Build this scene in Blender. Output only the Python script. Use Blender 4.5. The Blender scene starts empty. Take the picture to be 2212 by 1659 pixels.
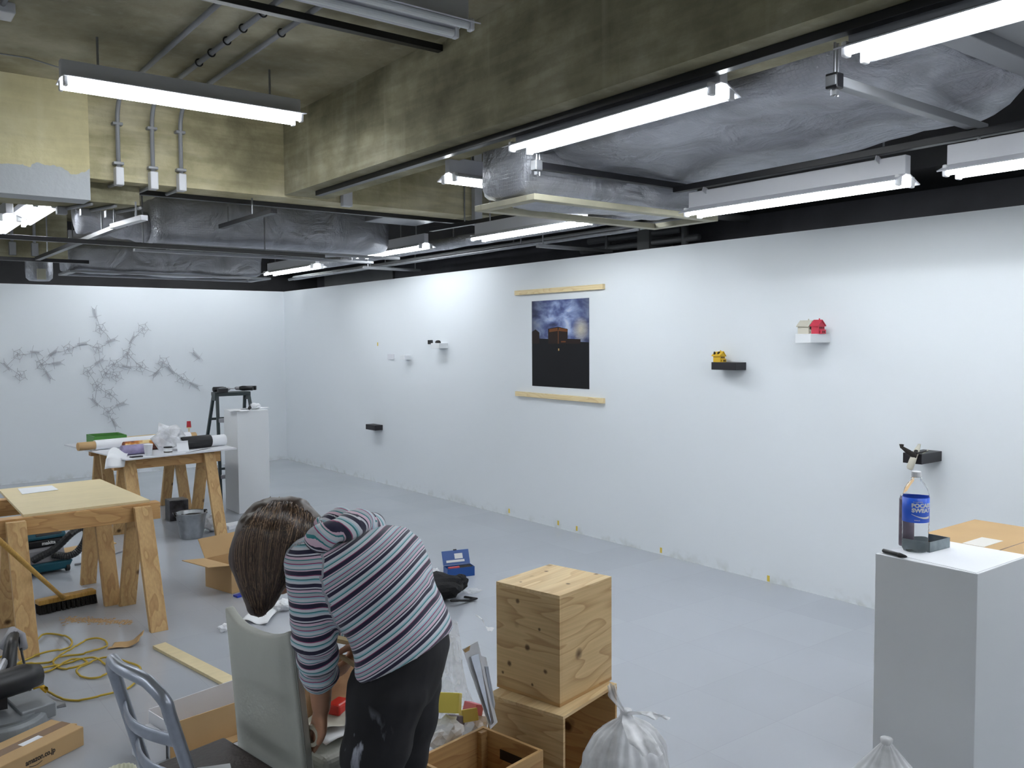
import bpy, bmesh, math, random
from mathutils import Vector, Matrix, noise
random.seed(7)
C = bpy.context.scene.collection
sc = bpy.context.scene

# ---------------------------------------------------------------- camera
H = 1.65                                     # eye height of the photographer
FPX, YAW, PITCH, ROLL = 1896.16, math.radians(37.4705), math.radians(-2.8986), math.radians(-0.3656)
_f = Vector((math.sin(YAW)*math.cos(PITCH), math.cos(YAW)*math.cos(PITCH), math.sin(PITCH)))
_r = Vector((math.cos(YAW), -math.sin(YAW), 0))
_u = _r.cross(_f)
CAMR = math.cos(ROLL)*_r + math.sin(ROLL)*_u
CAMU = -math.sin(ROLL)*_r + math.cos(ROLL)*_u
CAMF = _f
cam_data = bpy.data.cameras.new('camera')
cam_data.sensor_width = 36.0
cam_data.lens = FPX/2212*36.0
cam_data.clip_start = 0.05
cam = bpy.data.objects.new('camera', cam_data)
C.objects.link(cam)
cam.matrix_world = Matrix(((CAMR.x, CAMU.x, -CAMF.x, 0), (CAMR.y, CAMU.y, -CAMF.y, 0), (CAMR.z, CAMU.z, -CAMF.z, H), (0, 0, 0, 1)))
sc.camera = cam

# ---------------------------------------------------------------- world, exposure
w = bpy.data.worlds.new('world'); sc.world = w
w.use_nodes = True
w.node_tree.nodes['Background'].inputs[0].default_value = (0.8, 0.9, 1, 1)
w.node_tree.nodes['Background'].inputs[1].default_value = 0.0
sc.view_settings.view_transform = 'Standard'
sc.view_settings.look = 'None'
sc.view_settings.gamma = 1
sc.view_settings.exposure = 0.24
TUBE_POWER = 27.0                            # emission of a lit fluorescent tube

# ---------------------------------------------------------------- measuring helpers (photo point -> place in the room)
def ray(x, y): return CAMR*((x-1106)/FPX) + CAMU*(-(y-829.5)/FPX) + CAMF
def on(x, y, ax, v):
    d = ray(x, y); t = (v - (0, 0, H)[ax])/d[ax]
    return Vector((0, 0, H)) + d*t
def pz(x, y, z=0.0): return on(x, y, 2, z)
def pX(x, y, v=4.937): return on(x, y, 0, v)
def pY(x, y, v=11.641): return on(x, y, 1, v)
def pd(x, y, d): return Vector((0, 0, H)) + ray(x, y)*d

# ---------------------------------------------------------------- mesh helpers
def lerp(a, b, t): return a+(b-a)*t
def rotz(a): return Matrix.Rotation(a, 4, 'Z')
class MB:
    def __init__(s): s.bm = bmesh.new()
    def poly(s, vs, fs):
        v = [s.bm.verts.new(p) for p in vs]
        for f in fs:
            try: s.bm.faces.new([v[i] for i in f])
            except ValueError: pass
        return s
    def box(s, c, d, m=None):
        x, y, z = d[0]/2, d[1]/2, d[2]/2
        vs = [Vector(p) for p in ((-x,-y,-z),(x,-y,-z),(x,y,-z),(-x,y,-z),(-x,-y,z),(x,-y,z),(x,y,z),(-x,y,z))]
        if m is not None: vs = [m @ v for v in vs]
        vs = [v+Vector(c) for v in vs]
        return s.poly(vs, [(3,2,1,0),(4,5,6,7),(0,1,5,4),(1,2,6,5),(2,3,7,6),(3,0,4,7)])
    def bb(s, a, b):
        return s.box([(a[i]+b[i])/2 for i in range(3)], [abs(b[i]-a[i]) for i in range(3)])
    def hexa(s, lo, hi):                       # two quads
        return s.poly(list(lo)+list(hi), [(3,2,1,0),(4,5,6,7),(0,1,5,4),(1,2,6,5),(2,3,7,6),(3,0,4,7)])
    def bar(s, a, b, wd, ht, up=(0,0,1)):      # rectangular bar from a to b
        a, b = Vector(a), Vector(b); d = (b-a).normalized(); side = d.cross(Vector(up)).normalized(); u2 = side.cross(d)
        q = [(-1,-1),(1,-1),(1,1),(-1,1)]
        return s.hexa([a+side*wd/2*i+u2*ht/2*j for i, j in q], [b+side*wd/2*i+u2*ht/2*j for i, j in q])
    def tube(s, pts, r, n=8, closed=False, flat=1.0):
        pts = [Vector(p) for p in pts]; m = len(pts); rings = []; prev = None
        for i, p in enumerate(pts):
            if closed: t = pts[(i+1) % m]-pts[i-1]
            else: t = pts[min(i+1, m-1)]-pts[max(i-1, 0)]
            t = t.normalized() if t.length > 1e-9 else Vector((0,0,1))
            if prev is None:
                a = Vector((0,0,1)) if abs(t.z) < .9 else Vector((1,0,0))
                nx = t.cross(a).normalized()
            else:
                nx = prev - t*prev.dot(t)
                nx = nx.normalized() if nx.length > 1e-6 else t.orthogonal().normalized()
            prev = nx; ny = t.cross(nx)
            rr = r[i] if isinstance(r, (list, tuple)) else r
            rings.append([s.bm.verts.new(p+nx*rr*math.cos(2*math.pi*k/n)+ny*rr*flat*math.sin(2*math.pi*k/n)) for k in range(n)])
        for i in range(m if closed else m-1):
            A, B = rings[i], rings[(i+1) % m]
            for k in range(n): s.bm.faces.new((A[k], A[(k+1) % n], B[(k+1) % n], B[k]))
        if not closed:
            s.bm.faces.new(list(reversed(rings[0]))); s.bm.faces.new(rings[-1])
        return s
    def lathe(s, prof, n=24, c=(0,0,0), m=None):
        rings = []
        for r, z in prof:
            ring = []
            for k in range(1 if r < 1e-6 else n):
                v = Vector((r*math.cos(2*math.pi*k/n), r*math.sin(2*math.pi*k/n), z))
                if m is not None: v = m @ v
                ring.append(s.bm.verts.new(v+Vector(c)))
            rings.append(ring)
        for A, B in zip(rings, rings[1:]):
            for k in range(n):
                a, a2, b, b2 = A[k % len(A)], A[(k+1) % len(A)], B[k % len(B)], B[(k+1) % len(B)]
                f = [a, a2, b2, b]; g = []
                for v in f:
                    if v not in g: g.append(v)
                if len(g) > 2:
                    try: s.bm.faces.new(g)
                    except ValueError: pass
        return s
    def prism(s, pts, d, m=None):              # polygon in local xy, extruded by d along z
        n = len(pts); vs = [Vector((p[0], p[1], 0)) for p in pts]+[Vector((p[0], p[1], d)) for p in pts]
        if m is not None: vs = [m @ v for v in vs]
        return s.poly(vs, [list(reversed(range(n))), list(range(n, 2*n))]+[(i, (i+1) % n, n+(i+1) % n, n+i) for i in range(n)])
    def grid(s, fn, nu, nv, wrap=False):
        g = [[s.bm.verts.new(fn(i/nu, j/nv)) for j in range(nv+1)] for i in range(nu if wrap else nu+1)]
        for i in range(nu):
            for j in range(nv):
                A, B = g[i], g[(i+1) % len(g)]
                s.bm.faces.new((A[j], B[j], B[j+1], A[j+1]))
        return s
    def jitter(s, amp, freq, seed=0.0):
        for v in s.bm.verts: v.co += noise.noise_vector(v.co*freq+Vector((seed, seed*1.7, -seed)))*amp
        return s

def wmat(o):
    m = o.matrix_basis
    return wmat(o.parent) @ m if o.parent else m.copy()
def obj(name, mb, mat, parent=None, smooth=False, bevel=0, world=False, solid=0, subsurf=0, seg=2):
    me = bpy.data.meshes.new(name)
    bmesh.ops.recalc_face_normals(mb.bm, faces=mb.bm.faces[:]) if not solid else None
    mb.bm.to_mesh(me); mb.bm.free()
    if smooth:
        for p in me.polygons: p.use_smooth = True
    if mat: me.materials.append(mat)
    o = bpy.data.objects.new(name, me); C.objects.link(o)
    if parent:
        o.parent = parent
        if world: me.transform(wmat(parent).inverted())
    if solid:
        md = o.modifiers.new('solid', 'SOLIDIFY'); md.thickness = solid; md.offset = 0
    if bevel:
        md = o.modifiers.new('bevel', 'BEVEL'); md.width = bevel; md.segments = seg; md.limit_method = 'ANGLE'; md.angle_limit = math.radians(40)
    if subsurf:
        md = o.modifiers.new('sub', 'SUBSURF'); md.levels = md.render_levels = subsurf
    return o
def thing(name, label, cat, loc=(0,0,0), rz=0, group=None):
    o = bpy.data.objects.new(name, None); C.objects.link(o)
    o.location = loc; o.rotation_euler = (0, 0, rz); o.matrix_basis = Matrix.Translation(loc) @ rotz(rz)
    o.empty_display_size = .1
    return tag(o, label, cat, group)
def tag(o, label, cat, group=None, kind=None):
    o['label'] = label; o['category'] = cat
    if group: o['group'] = group
    if kind: o['kind'] = kind
    return o
def struct(name, mb, mat, **k):
    o = obj(name, mb, mat, **k); o['kind'] = 'structure'; return o
def dup(root, loc=None, rz=None, label=None, m=None):
    def cp(o, par):
        c = o.copy(); C.objects.link(c)
        if par: c.parent = par
        for ch in [x for x in bpy.data.objects if x.parent == o]: cp(ch, c)
        return c
    r = cp(root, None)
    r.matrix_basis = m if m is not None else Matrix.Translation(loc) @ rotz(rz or 0)
    if label: r['label'] = label
    return r

# ---------------------------------------------------------------- material helpers
def srgb(r, g, b):
    f = lambda c: ((c/255+.055)/1.055)**2.4 if c > 10 else c/255/12.92
    return (f(r), f(g), f(b), 1)
def newmat(name):
    m = bpy.data.materials.new(name); m.use_nodes = True
    nt = m.node_tree; b = nt.nodes['Principled BSDF']
    return m, nt, b
def nd(nt, t, **k):
    n = nt.nodes.new(t)
    for a, v in k.items():
        if a.startswith('i_'): n.inputs[int(a[2:])].default_value = v
        else: setattr(n, a, v)
    return n
def ramp(nt, stops, interp='LINEAR'):
    r = nt.nodes.new('ShaderNodeValToRGB'); r.color_ramp.interpolation = interp
    e = r.color_ramp.elements
    while len(e) < len(stops): e.new(.5)
    for k, (p, c) in enumerate(stops): e[k].position = p; e[k].color = c
    return r
def coords(nt, scale=(1,1,1), kind='Object', rot=(0,0,0)):
    t = nt.nodes.new('ShaderNodeTexCoord'); mp = nt.nodes.new('ShaderNodeMapping')
    mp.inputs['Scale'].default_value = scale; mp.inputs['Rotation'].default_value = rot
    nt.links.new(t.outputs[kind], mp.inputs['Vector'])
    return mp.outputs['Vector']
def mat(name, col, rough=.5, metal=0.0, var=0.0, vscale=8.0, bump=0.0, bscale=40.0, spec=.5, coat=0, alpha=1, trans=0, scale=(1,1,1), sheen=0):
    m, nt, b = newmat(name)
    b.inputs['Base Color'].default_value = col; b.inputs['Roughness'].default_value = rough
    b.inputs['Metallic'].default_value = metal; b.inputs['Specular IOR Level'].default_value = spec
    b.inputs['Coat Weight'].default_value = coat; b.inputs['Alpha'].default_value = alpha
    b.inputs['Transmission Weight'].default_value = trans; b.inputs['Sheen Weight'].default_value = sheen
    if var or bump: v = coords(nt, scale)
    if var:
        n = nd(nt, 'ShaderNodeTexNoise'); n.inputs['Scale'].default_value = vscale; n.inputs['Detail'].default_value = 5
        nt.links.new(v, n.inputs['Vector'])
        k = lambda s: tuple(min(1, c*s) for c in col[:3])+(1,)
        r = ramp(nt, [(.3, k(1-var)), (.7, k(1+var))]); nt.links.new(n.outputs[0], r.inputs[0])
        nt.links.new(r.outputs[0], b.inputs['Base Color'])
    if bump:
        n = nd(nt, 'ShaderNodeTexNoise'); n.inputs['Scale'].default_value = bscale; n.inputs['Detail'].default_value = 4
        nt.links.new(v, n.inputs['Vector'])
        bp = nt.nodes.new('ShaderNodeBump'); bp.inputs['Strength'].default_value = bump; bp.inputs['Distance'].default_value = .01
        nt.links.new(n.outputs[0], bp.inputs['Height']); nt.links.new(bp.outputs[0], b.inputs['Normal'])
    return m
def concrete(name, dark, mid, light, seed=0.0, stretch=(1,1,1), lines=.5, paint=None):
    m, nt, b = newmat(name); L = nt.links.new
    v = coords(nt, stretch)
    n1 = nd(nt, 'ShaderNodeTexNoise'); n1.inputs['Scale'].default_value = 1.6; n1.inputs['Detail'].default_value = 9; n1.inputs['Roughness'].default_value = .62
    n1.noise_dimensions = '4D'; n1.inputs['W'].default_value = seed
    L(v, n1.inputs['Vector'])
    r = ramp(nt, [(.34, dark), (.5, mid), (.66, light)]); L(n1.outputs[0], r.inputs[0])
    v2 = coords(nt, (1.0, 1.0, 9)); n2 = nd(nt, 'ShaderNodeTexNoise'); n2.inputs['Scale'].default_value = 2.5; n2.inputs['Detail'].default_value = 6
    L(v2, n2.inputs['Vector'])
    r2 = ramp(nt, [(.42, (.72,.72,.70,1)), (.6, (1.12,1.12,1.1,1))]); L(n2.outputs[0], r2.inputs[0])
    mx = nd(nt, 'ShaderNodeMix', data_type='RGBA', blend_type='MULTIPLY'); mx.inputs[0].default_value = lines
    L(r.outputs[0], mx.inputs[6]); L(r2.outputs[0], mx.inputs[7])
    v3 = coords(nt, (9, 9, .6)); n3 = nd(nt, 'ShaderNodeTexNoise'); n3.inputs['Scale'].default_value = 1.2; n3.inputs['Detail'].default_value = 3
    L(v3, n3.inputs['Vector'])
    r3 = ramp(nt, [(.6, (0,0,0,1)), (.75, (1,1,1,1))]); L(n3.outputs[0], r3.inputs[0])
    mx2 = nd(nt, 'ShaderNodeMix', data_type='RGBA', blend_type='MIX')
    mm = nd(nt, 'ShaderNodeMath', operation='MULTIPLY'); mm.inputs[1].default_value = .35; L(r3.outputs[0], mm.inputs[0])
    L(mm.outputs[0], mx2.inputs[0]); L(mx.outputs[2], mx2.inputs[6]); mx2.inputs[7].default_value = light
    out = mx2.outputs[2]
    if paint:                                  # grey repair paint below a ragged line
        sx = nd(nt, 'ShaderNodeSeparateXYZ'); L(coords(nt), sx.inputs[0])
        n5 = nd(nt, 'ShaderNodeTexNoise'); n5.inputs['Scale'].default_value = 7; n5.inputs['Detail'].default_value = 6; L(coords(nt), n5.inputs['Vector'])
        ma = nd(nt, 'ShaderNodeMath', operation='MULTIPLY_ADD'); ma.inputs[1].default_value = -.22; L(n5.outputs[0], ma.inputs[0]); L(sx.outputs[2], ma.inputs[2])
        lt_ = nd(nt, 'ShaderNodeMath', operation='LESS_THAN'); lt_.inputs[1].default_value = paint-.11; L(ma.outputs[0], lt_.inputs[0])
        mp_ = nd(nt, 'ShaderNodeMix', data_type='RGBA'); L(lt_.outputs[0], mp_.inputs[0]); L(out, mp_.inputs[6]); mp_.inputs[7].default_value = srgb(186,190,194); out = mp_.outputs[2]
    L(out, b.inputs['Base Color'])
    b.inputs['Roughness'].default_value = .85; b.inputs['Specular IOR Level'].default_value = .25
    n4 = nd(nt, 'ShaderNodeTexNoise'); n4.inputs['Scale'].default_value = 30; n4.inputs['Detail'].default_value = 6; L(coords(nt), n4.inputs['Vector'])
    bp = nt.nodes.new('ShaderNodeBump'); bp.inputs['Strength'].default_value = .35; bp.inputs['Distance'].default_value = .01
    L(n4.outputs[0], bp.inputs['Height']); L(bp.outputs[0], b.inputs['Normal'])
    return m
def wood(name, light, dark, rings=5.0, knots=0.0, axis=(1,1,1), rough=.55, kscale=4.0, dist=4.0, bands='Z'):
    """grain as contour lines of a stretched noise, so boards show cathedrals and streaks; bands = the axis across the grain"""
    m, nt, b = newmat(name); L = nt.links.new
    st = {'Z': (.55,.55,3.2), 'X': (3.2,3.2,.45), 'Y': (.55,3.2,3.2)}[bands]
    v = coords(nt, st)
    n = nd(nt, 'ShaderNodeTexNoise'); n.inputs['Scale'].default_value = 2.2; n.inputs['Detail'].default_value = 2; n.inputs['Distortion'].default_value = .25; L(v, n.inputs['Vector'])
    mu = nd(nt, 'ShaderNodeMath', operation='MULTIPLY'); mu.inputs[1].default_value = rings; L(n.outputs[0], mu.inputs[0])
    fr = nd(nt, 'ShaderNodeMath', operation='FRACT'); L(mu.outputs[0], fr.inputs[0])
    mixc = lambda k: tuple(lerp(a, c, k) for a, c in zip(light, dark))
    r = ramp(nt, [(0, mixc(.05)), (.6, mixc(.16)), (.86, mixc(.42)), (.95, mixc(.55)), (1, mixc(.08))]); L(fr.outputs[0], r.inputs[0]); out = r.outputs[0]
    st2 = tuple(q*14 if q > 1 else q*2 for q in st)
    n2 = nd(nt, 'ShaderNodeTexNoise'); n2.inputs['Scale'].default_value = 2.5; n2.inputs['Detail'].default_value = 4; L(coords(nt, st2), n2.inputs['Vector'])
    r2 = ramp(nt, [(.3, (.88,.87,.85,1)), (.7, (1.06,1.06,1.06,1))]); L(n2.outputs[0], r2.inputs[0])
    mf = nd(nt, 'ShaderNodeMix', data_type='RGBA', blend_type='MULTIPLY'); mf.inputs[0].default_value = 1; L(out, mf.inputs[6]); L(r2.outputs[0], mf.inputs[7]); out = mf.outputs[2]
    if knots:
        vo = nd(nt, 'ShaderNodeTexVoronoi'); vo.inputs['Scale'].default_value = kscale; L(coords(nt), vo.inputs['Vector'])
        rk = ramp(nt, [(knots*.55, (1,1,1,1)), (knots, (0,0,0,1))]); L(vo.outputs['Distance'], rk.inputs[0])
        mx = nd(nt, 'ShaderNodeMix', data_type='RGBA'); L(rk.outputs[0], mx.inputs[0]); L(out, mx.inputs[6]); mx.inputs[7].default_value = tuple(c*.28 for c in dark[:3])+(1,)
        out = mx.outputs[2]
    L(out, b.inputs['Base Color']); b.inputs['Roughness'].default_value = rough; b.inputs['Specular IOR Level'].default_value = .3
    return m
def emis(name, col, strength):
    m, nt, b = newmat(name)
    b.inputs['Base Color'].default_value = col; b.inputs['Emission Color'].default_value = col; b.inputs['Emission Strength'].default_value = strength
    return m

# ---------------------------------------------------------------- materials of the room
def floor_material():
    m, nt, b = newmat('grey vinyl tile floor'); L = nt.links.new
    v = coords(nt)
    br = nd(nt, 'ShaderNodeTexBrick'); br.offset = 0; br.inputs['Scale'].default_value = 1; br.inputs['Brick Width'].default_value = .45; br.inputs['Row Height'].default_value = .45
    br.inputs['Mortar Size'].default_value = .0018; br.inputs['Mortar Smooth'].default_value = .6; br.inputs['Bias'].default_value = 0
    br.inputs['Color1'].default_value = srgb(168,172,179); br.inputs['Color2'].default_value = srgb(172,176,183); br.inputs['Mortar'].default_value = srgb(163,167,173)
    L(v, br.inputs['Vector'])
    n = nd(nt, 'ShaderNodeTexNoise'); n.inputs['Scale'].default_value = .9; n.inputs['Detail'].default_value = 2; L(v, n.inputs['Vector'])
    r = ramp(nt, [(.3, (.96,.96,.96,1)), (.7, (1.02,1.02,1.02,1))]); L(n.outputs[0], r.inputs[0])
    mx = nd(nt, 'ShaderNodeMix', data_type='RGBA', blend_type='MULTIPLY'); mx.inputs[0].default_value = 1
    L(br.outputs[0], mx.inputs[6]); L(r.outputs[0], mx.inputs[7]); L(mx.outputs[2], b.inputs['Base Color'])
    r2 = ramp(nt, [(.2, (.13,)*3+(1,)), (.8, (.21,)*3+(1,))]); L(n.outputs[0], r2.inputs[0]); L(r2.outputs[0], b.inputs['Roughness'])
    n2 = nd(nt, 'ShaderNodeTexNoise'); n2.inputs['Scale'].default_value = 4; n2.inputs['Detail'].default_value = 3; L(v, n2.inputs['Vector'])
    bp = nt.nodes.new('ShaderNodeBump'); bp.inputs['Strength'].default_value = .06; bp.inputs['Distance'].default_value = .006
    L(n2.outputs[0], bp.inputs['Height']); L(bp.outputs[0], b.inputs['Normal'])
    return m
def wall_material():
    m, nt, b = newmat('white painted board'); L = nt.links.new
    v = coords(nt)
    sx = nd(nt, 'ShaderNodeSeparateXYZ'); L(v, sx.inputs[0])
    n = nd(nt, 'ShaderNodeTexNoise'); n.inputs['Scale'].default_value = 9; n.inputs['Detail'].default_value = 6; L(v, n.inputs['Vector'])
    # scuffs along the foot of the wall
    h = nd(nt, 'ShaderNodeMapRange'); h.inputs[1].default_value = .0; h.inputs[2].default_value = .09; h.inputs[3].default_value = 1; h.inputs[4].default_value = 0; L(sx.outputs[2], h.inputs[0])
    r = ramp(nt, [(.5, (0,0,0,1)), (.64, (1,1,1,1))]); L(n.outputs[0], r.inputs[0])
    mm = nd(nt, 'ShaderNodeMath', operation='MULTIPLY'); L(h.outputs[0], mm.inputs[0]); L(r.outputs[0], mm.inputs[1])
    m2 = nd(nt, 'ShaderNodeMath', operation='MULTIPLY'); m2.inputs[1].default_value = .4; L(mm.outputs[0], m2.inputs[0])
    mx = nd(nt, 'ShaderNodeMix', data_type='RGBA'); L(m2.outputs[0], mx.inputs[0]); mx.inputs[6].default_value = srgb(226,231,235); mx.inputs[7].default_value = srgb(176,178,170)
    L(mx.outputs[2], b.inputs['Base Color']); b.inputs['Roughness'].default_value = .6; b.inputs['Specular IOR Level'].default_value = .3
    return m
M = {}
M['floor'] = floor_material()
M['wall'] = wall_material()
M['concrete'] = concrete('raw concrete', srgb(108,103,82), srgb(146,141,116), srgb(182,177,154), 0)
M['concrete_light'] = concrete('yellowish concrete', srgb(196,186,146), srgb(218,208,166), srgb(230,222,188), 3, (1.2,1.2,.8), .18, 2.665)
M['concrete_mid'] = concrete('pale stained concrete', srgb(136,130,104), srgb(186,178,144), srgb(216,208,180), 8)
M['ceiling'] = concrete('raw concrete slab', srgb(134,127,104), srgb(160,154,130), srgb(186,181,160), 5)
M['dark_wall'] = mat('dark grey painted concrete', srgb(70,70,73), .8, var=.15, vscale=3)
M['mid_wall'] = mat('grey painted concrete', srgb(112,112,118), .8, var=.15, vscale=3)
M['grey_paint'] = mat('pale grey paint', srgb(158,160,162), .7, var=.08, vscale=3)
M['lamp_metal'] = mat('white enamelled sheet', srgb(205,206,212), .35, spec=.5)
M['tube_on'] = emis('lit fluorescent tube', (.90,.94,.965,1), TUBE_POWER)
M['tube_off'] = mat('unlit fluorescent tube', srgb(225,228,228), .25)
M['white_plastic'] = mat('white plastic', srgb(225,226,228), .4)
M['black'] = mat('black metal', srgb(26,26,30), .35, spec=.5)
M['steel'] = mat('galvanised steel', srgb(150,152,156), .4, .8, var=.12, vscale=20)
M['conduit'] = mat('grey conduit paint', srgb(150,152,156), .5, .2)
def foil_material():
    m, nt, b = newmat('foil wrap with honeycomb print'); L = nt.links.new
    v = coords(nt)
    vo = nd(nt, 'ShaderNodeTexVoronoi', feature='DISTANCE_TO_EDGE'); vo.inputs['Scale'].default_value = 55; vo.inputs['Randomness'].default_value = .15; L(v, vo.inputs['Vector'])
    n = nd(nt, 'ShaderNodeTexNoise'); n.inputs['Scale'].default_value = 3.5; n.inputs['Detail'].default_value = 5; n.inputs['Distortion'].default_value = 1.2; L(v, n.inputs['Vector'])
    b1 = nt.nodes.new('ShaderNodeBump'); b1.inputs['Strength'].default_value = .9; b1.inputs['Distance'].default_value = .06; L(n.outputs[0], b1.inputs['Height'])
    rr = ramp(nt, [(0, (0,0,0,1)), (.12, (1,1,1,1))]); L(vo.outputs[0], rr.inputs[0])
    b2 = nt.nodes.new('ShaderNodeBump'); b2.inputs['Strength'].default_value = .35; b2.inputs['Distance'].default_value = .004; L(rr.outputs[0], b2.inputs['Height']); L(b1.outputs[0], b2.inputs['Normal'])
    L(b2.outputs[0], b.inputs['Normal'])
    r = ramp(nt, [(.3, srgb(158,160,166)), (.7, srgb(188,190,198))]); L(n.outputs[0], r.inputs[0]); L(r.outputs[0], b.inputs['Base Color'])
    b.inputs['Metallic'].default_value = .45; b.inputs['Roughness'].default_value = .38
    return m
M['foil'] = foil_material()

# ---------------------------------------------------------------- the room
WX, WY, WH = 4.937, 11.641, 2.334            # the white partitions' faces and their height
CZ = 3.18
struct('floor', MB().bb((-5.5,-4.5,-.1), (6.2,12.7,0)), M['floor'])
struct('wall_right', MB().bb((WX,-2.5,0), (WX+.1,WY+.1,WH)), M['wall'])
struct('wall_back', MB().bb((-5.5,WY,0), (WX,WY+.1,WH)), M['wall'])
struct('wall_left', MB().bb((-5.6,-4.5,0), (-5.5,12.7,CZ)), M['wall'])
struct('wall_front', MB().bb((-5.5,-4.6,0), (6.2,-4.5,CZ)), M['wall'])
struct('wall_right_outer', MB().bb((5.75,-4.5,0), (5.85,12.7,CZ)), M['mid_wall'])
struct('wall_back_outer', MB().bb((-5.5,12.3,0), (5.75,12.4,CZ)), M['dark_wall'])
struct('ceiling', MB().bb((-5.6,-4.6,CZ), (6.2,12.8,CZ+.2)), M['ceiling'])
BX0, BX1, BZ = 2.48, 2.80, 2.655
struct('ceiling_beam', MB().bb((BX0,-4.5,BZ), (BX1,5.8,CZ+.05)), M['concrete'])
struct('ceiling_beam', MB().bb((-5.5,5.8,2.64), (4.06,6.25,CZ+.05)), M['concrete_mid'])
struct('ceiling_beam', MB().bb((4.06,5.84,2.66), (4.5,6.3,CZ+.05)), M['concrete'])
struct('ceiling_beam', MB().bb((5.0,-4.5,2.62), (5.75,12.3,CZ+.05)), M['dark_wall'])
def plastered(u, v): return Vector((u, v, 0))
struct('ceiling_beam', MB().bb((-5.5,5.745,2.5), (1.232,5.93,CZ+.05)), M['concrete_light'])
struct('ceiling_beam', MB().bb((-5.5,5.931,2.52), (1.56,6.3,CZ+.05)), M['concrete'])
struct('ceiling_beam', MB().bb((-5.5,9.1,2.42), (1.74,9.45,CZ+.05)), M['concrete'])
struct('trim_1', MB().bb((5.72,9.98,2.1), (5.75,11.99,2.72)), M['grey_paint'])

# ---------------------------------------------------------------- fluorescent lights
def make_light(lit, loc, rz, label, lift=0.0):
    t = thing('fluorescent_light', label, 'light', loc, rz, 'fluorescent batten lights under the ceiling')
    L2 = .625                                 # local x = length; z=0 is the tubes' axis
    b = MB(); b.box((0,0,.075), (2*L2,.045,.085)); obj('housing', b, M['lamp_metal'], t, bevel=.003)
    b = MB()
    for s in (-1, 1):
        b.hexa([(-L2,s*.02,.030),(L2,s*.02,.030),(L2,s*.105,-.004+lift),(-L2,s*.105,-.004+lift)], [(-L2,s*.02,.036),(L2,s*.02,.036),(L2,s*.108,lift),(-L2,s*.108,lift)])
    obj('reflector', b, M['lamp_metal'], t)
    for s in (-1, 1):
        p = [(0,-.6),(.0155,-.597),(.0155,.597),(0,.6)]
        o = obj('fluorescent_tube', MB().lathe(p, 12, (0,s*.055,0), Matrix.Rotation(math.pi/2,4,'Y')), M['tube_on'] if lit else M['tube_off'], t, smooth=False)
        for e in (-1, 1):
            b = MB(); b.box((e*.611,s*.055,.004), (.02,.034,.05)); obj('socket', b, M['white_plastic'], t, bevel=.006)
    return t
def rod(t, pts, mtl='steel', r=.006, name='hanger_rod'):
    b = MB()
    for p in pts: b.tube(p, r, 6)
    return obj(name, b, M[mtl], t, world=True)
HALF = math.pi/2
def hang(t, top):
    m = wmat(t)
    for e in (-.45, .45):
        p = m @ Vector((e,0,.117)); rod(t, [[p, Vector((p.x,p.y,top))]])
L1 = make_light(True, (1.537,4.825,2.92), 0, 'lit batten light hanging in the left ceiling bay before three vertical conduits', .022); hang(L1, CZ)
L2 = make_light(False, (1.47,3.03,2.92), 0, 'switched-off batten light beside the top of the great beam'); hang(L2, CZ)
L3 = make_light(True, (2.675,2.795,2.575), HALF, 'lit batten light under the great beam, left of the foil duct'); 
L4 = make_light(True, (2.675,1.02,2.575), HALF, 'lit batten light at the near end of the great beam underside')
L5 = make_light(True, (3.80,2.68,2.34), HALF, 'lit batten light hung below the foil duct, second from the right edge')
L6 = make_light(True, (3.765,1.23,2.34), HALF, 'lit batten light along the white wall, at the right edge')
L7 = make_light(True, (3.36,4.15,2.55), 0, 'short-looking lit batten light half hidden behind the end of the large foil duct'); hang(L7, CZ)
L8 = make_light(True, (3.97,4.99,2.43), HALF, 'lit batten light past the large duct outlet, beside the insulated pipe')
L9 = make_light(True, (4.27,7.46,2.5), HALF, 'lit batten light half hidden by the middle foil duct')
L10 = make_light(True, (3.87,8.89,2.4), HALF, 'lit batten light nearest the far corner above the drawing wall')
L11 = make_light(True, (1.14,7.27,2.58), HALF, 'lit batten light peeking out below the plastered grey beam'); hang(L11, CZ)
L12 = make_light(True, (.95,7.42,2.49), HALF, 'lit batten light cut off by the left picture edge'); hang(L12, CZ)
for x, y, z in ((-1.3,10.4,2.55), (.2,10.4,2.55), (2.7,10.8,2.78), (4.15,10.8,2.78)):  # unseen battens added to brighten the back wall evenly
    t = make_light(True, (x,y,z), 0, 'added unseen batten light brightening the drawing wall'); hang(t, CZ)
for x, y, r in ((3.80,-.2,HALF),(2.675,-.6,HALF),(-1.2,7.1,HALF),(-1.4,4.2,HALF),(-3.4,2.4,HALF),(-3.4,5.0,HALF),(-3.4,8.2,HALF),(-1.4,1.6,HALF),(1.3,-1.8,0)):  # battens added out of view as fill for walls, plinth and person
    t = make_light(True, (x,y,2.34 if x > 3.5 else 2.575 if x > 2.5 else 2.5), r, 'added batten light out of the picture, filling the walls and foreground'); hang(t, BZ+.003 if x > 2.5 and x < 2.7 else CZ)

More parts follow.
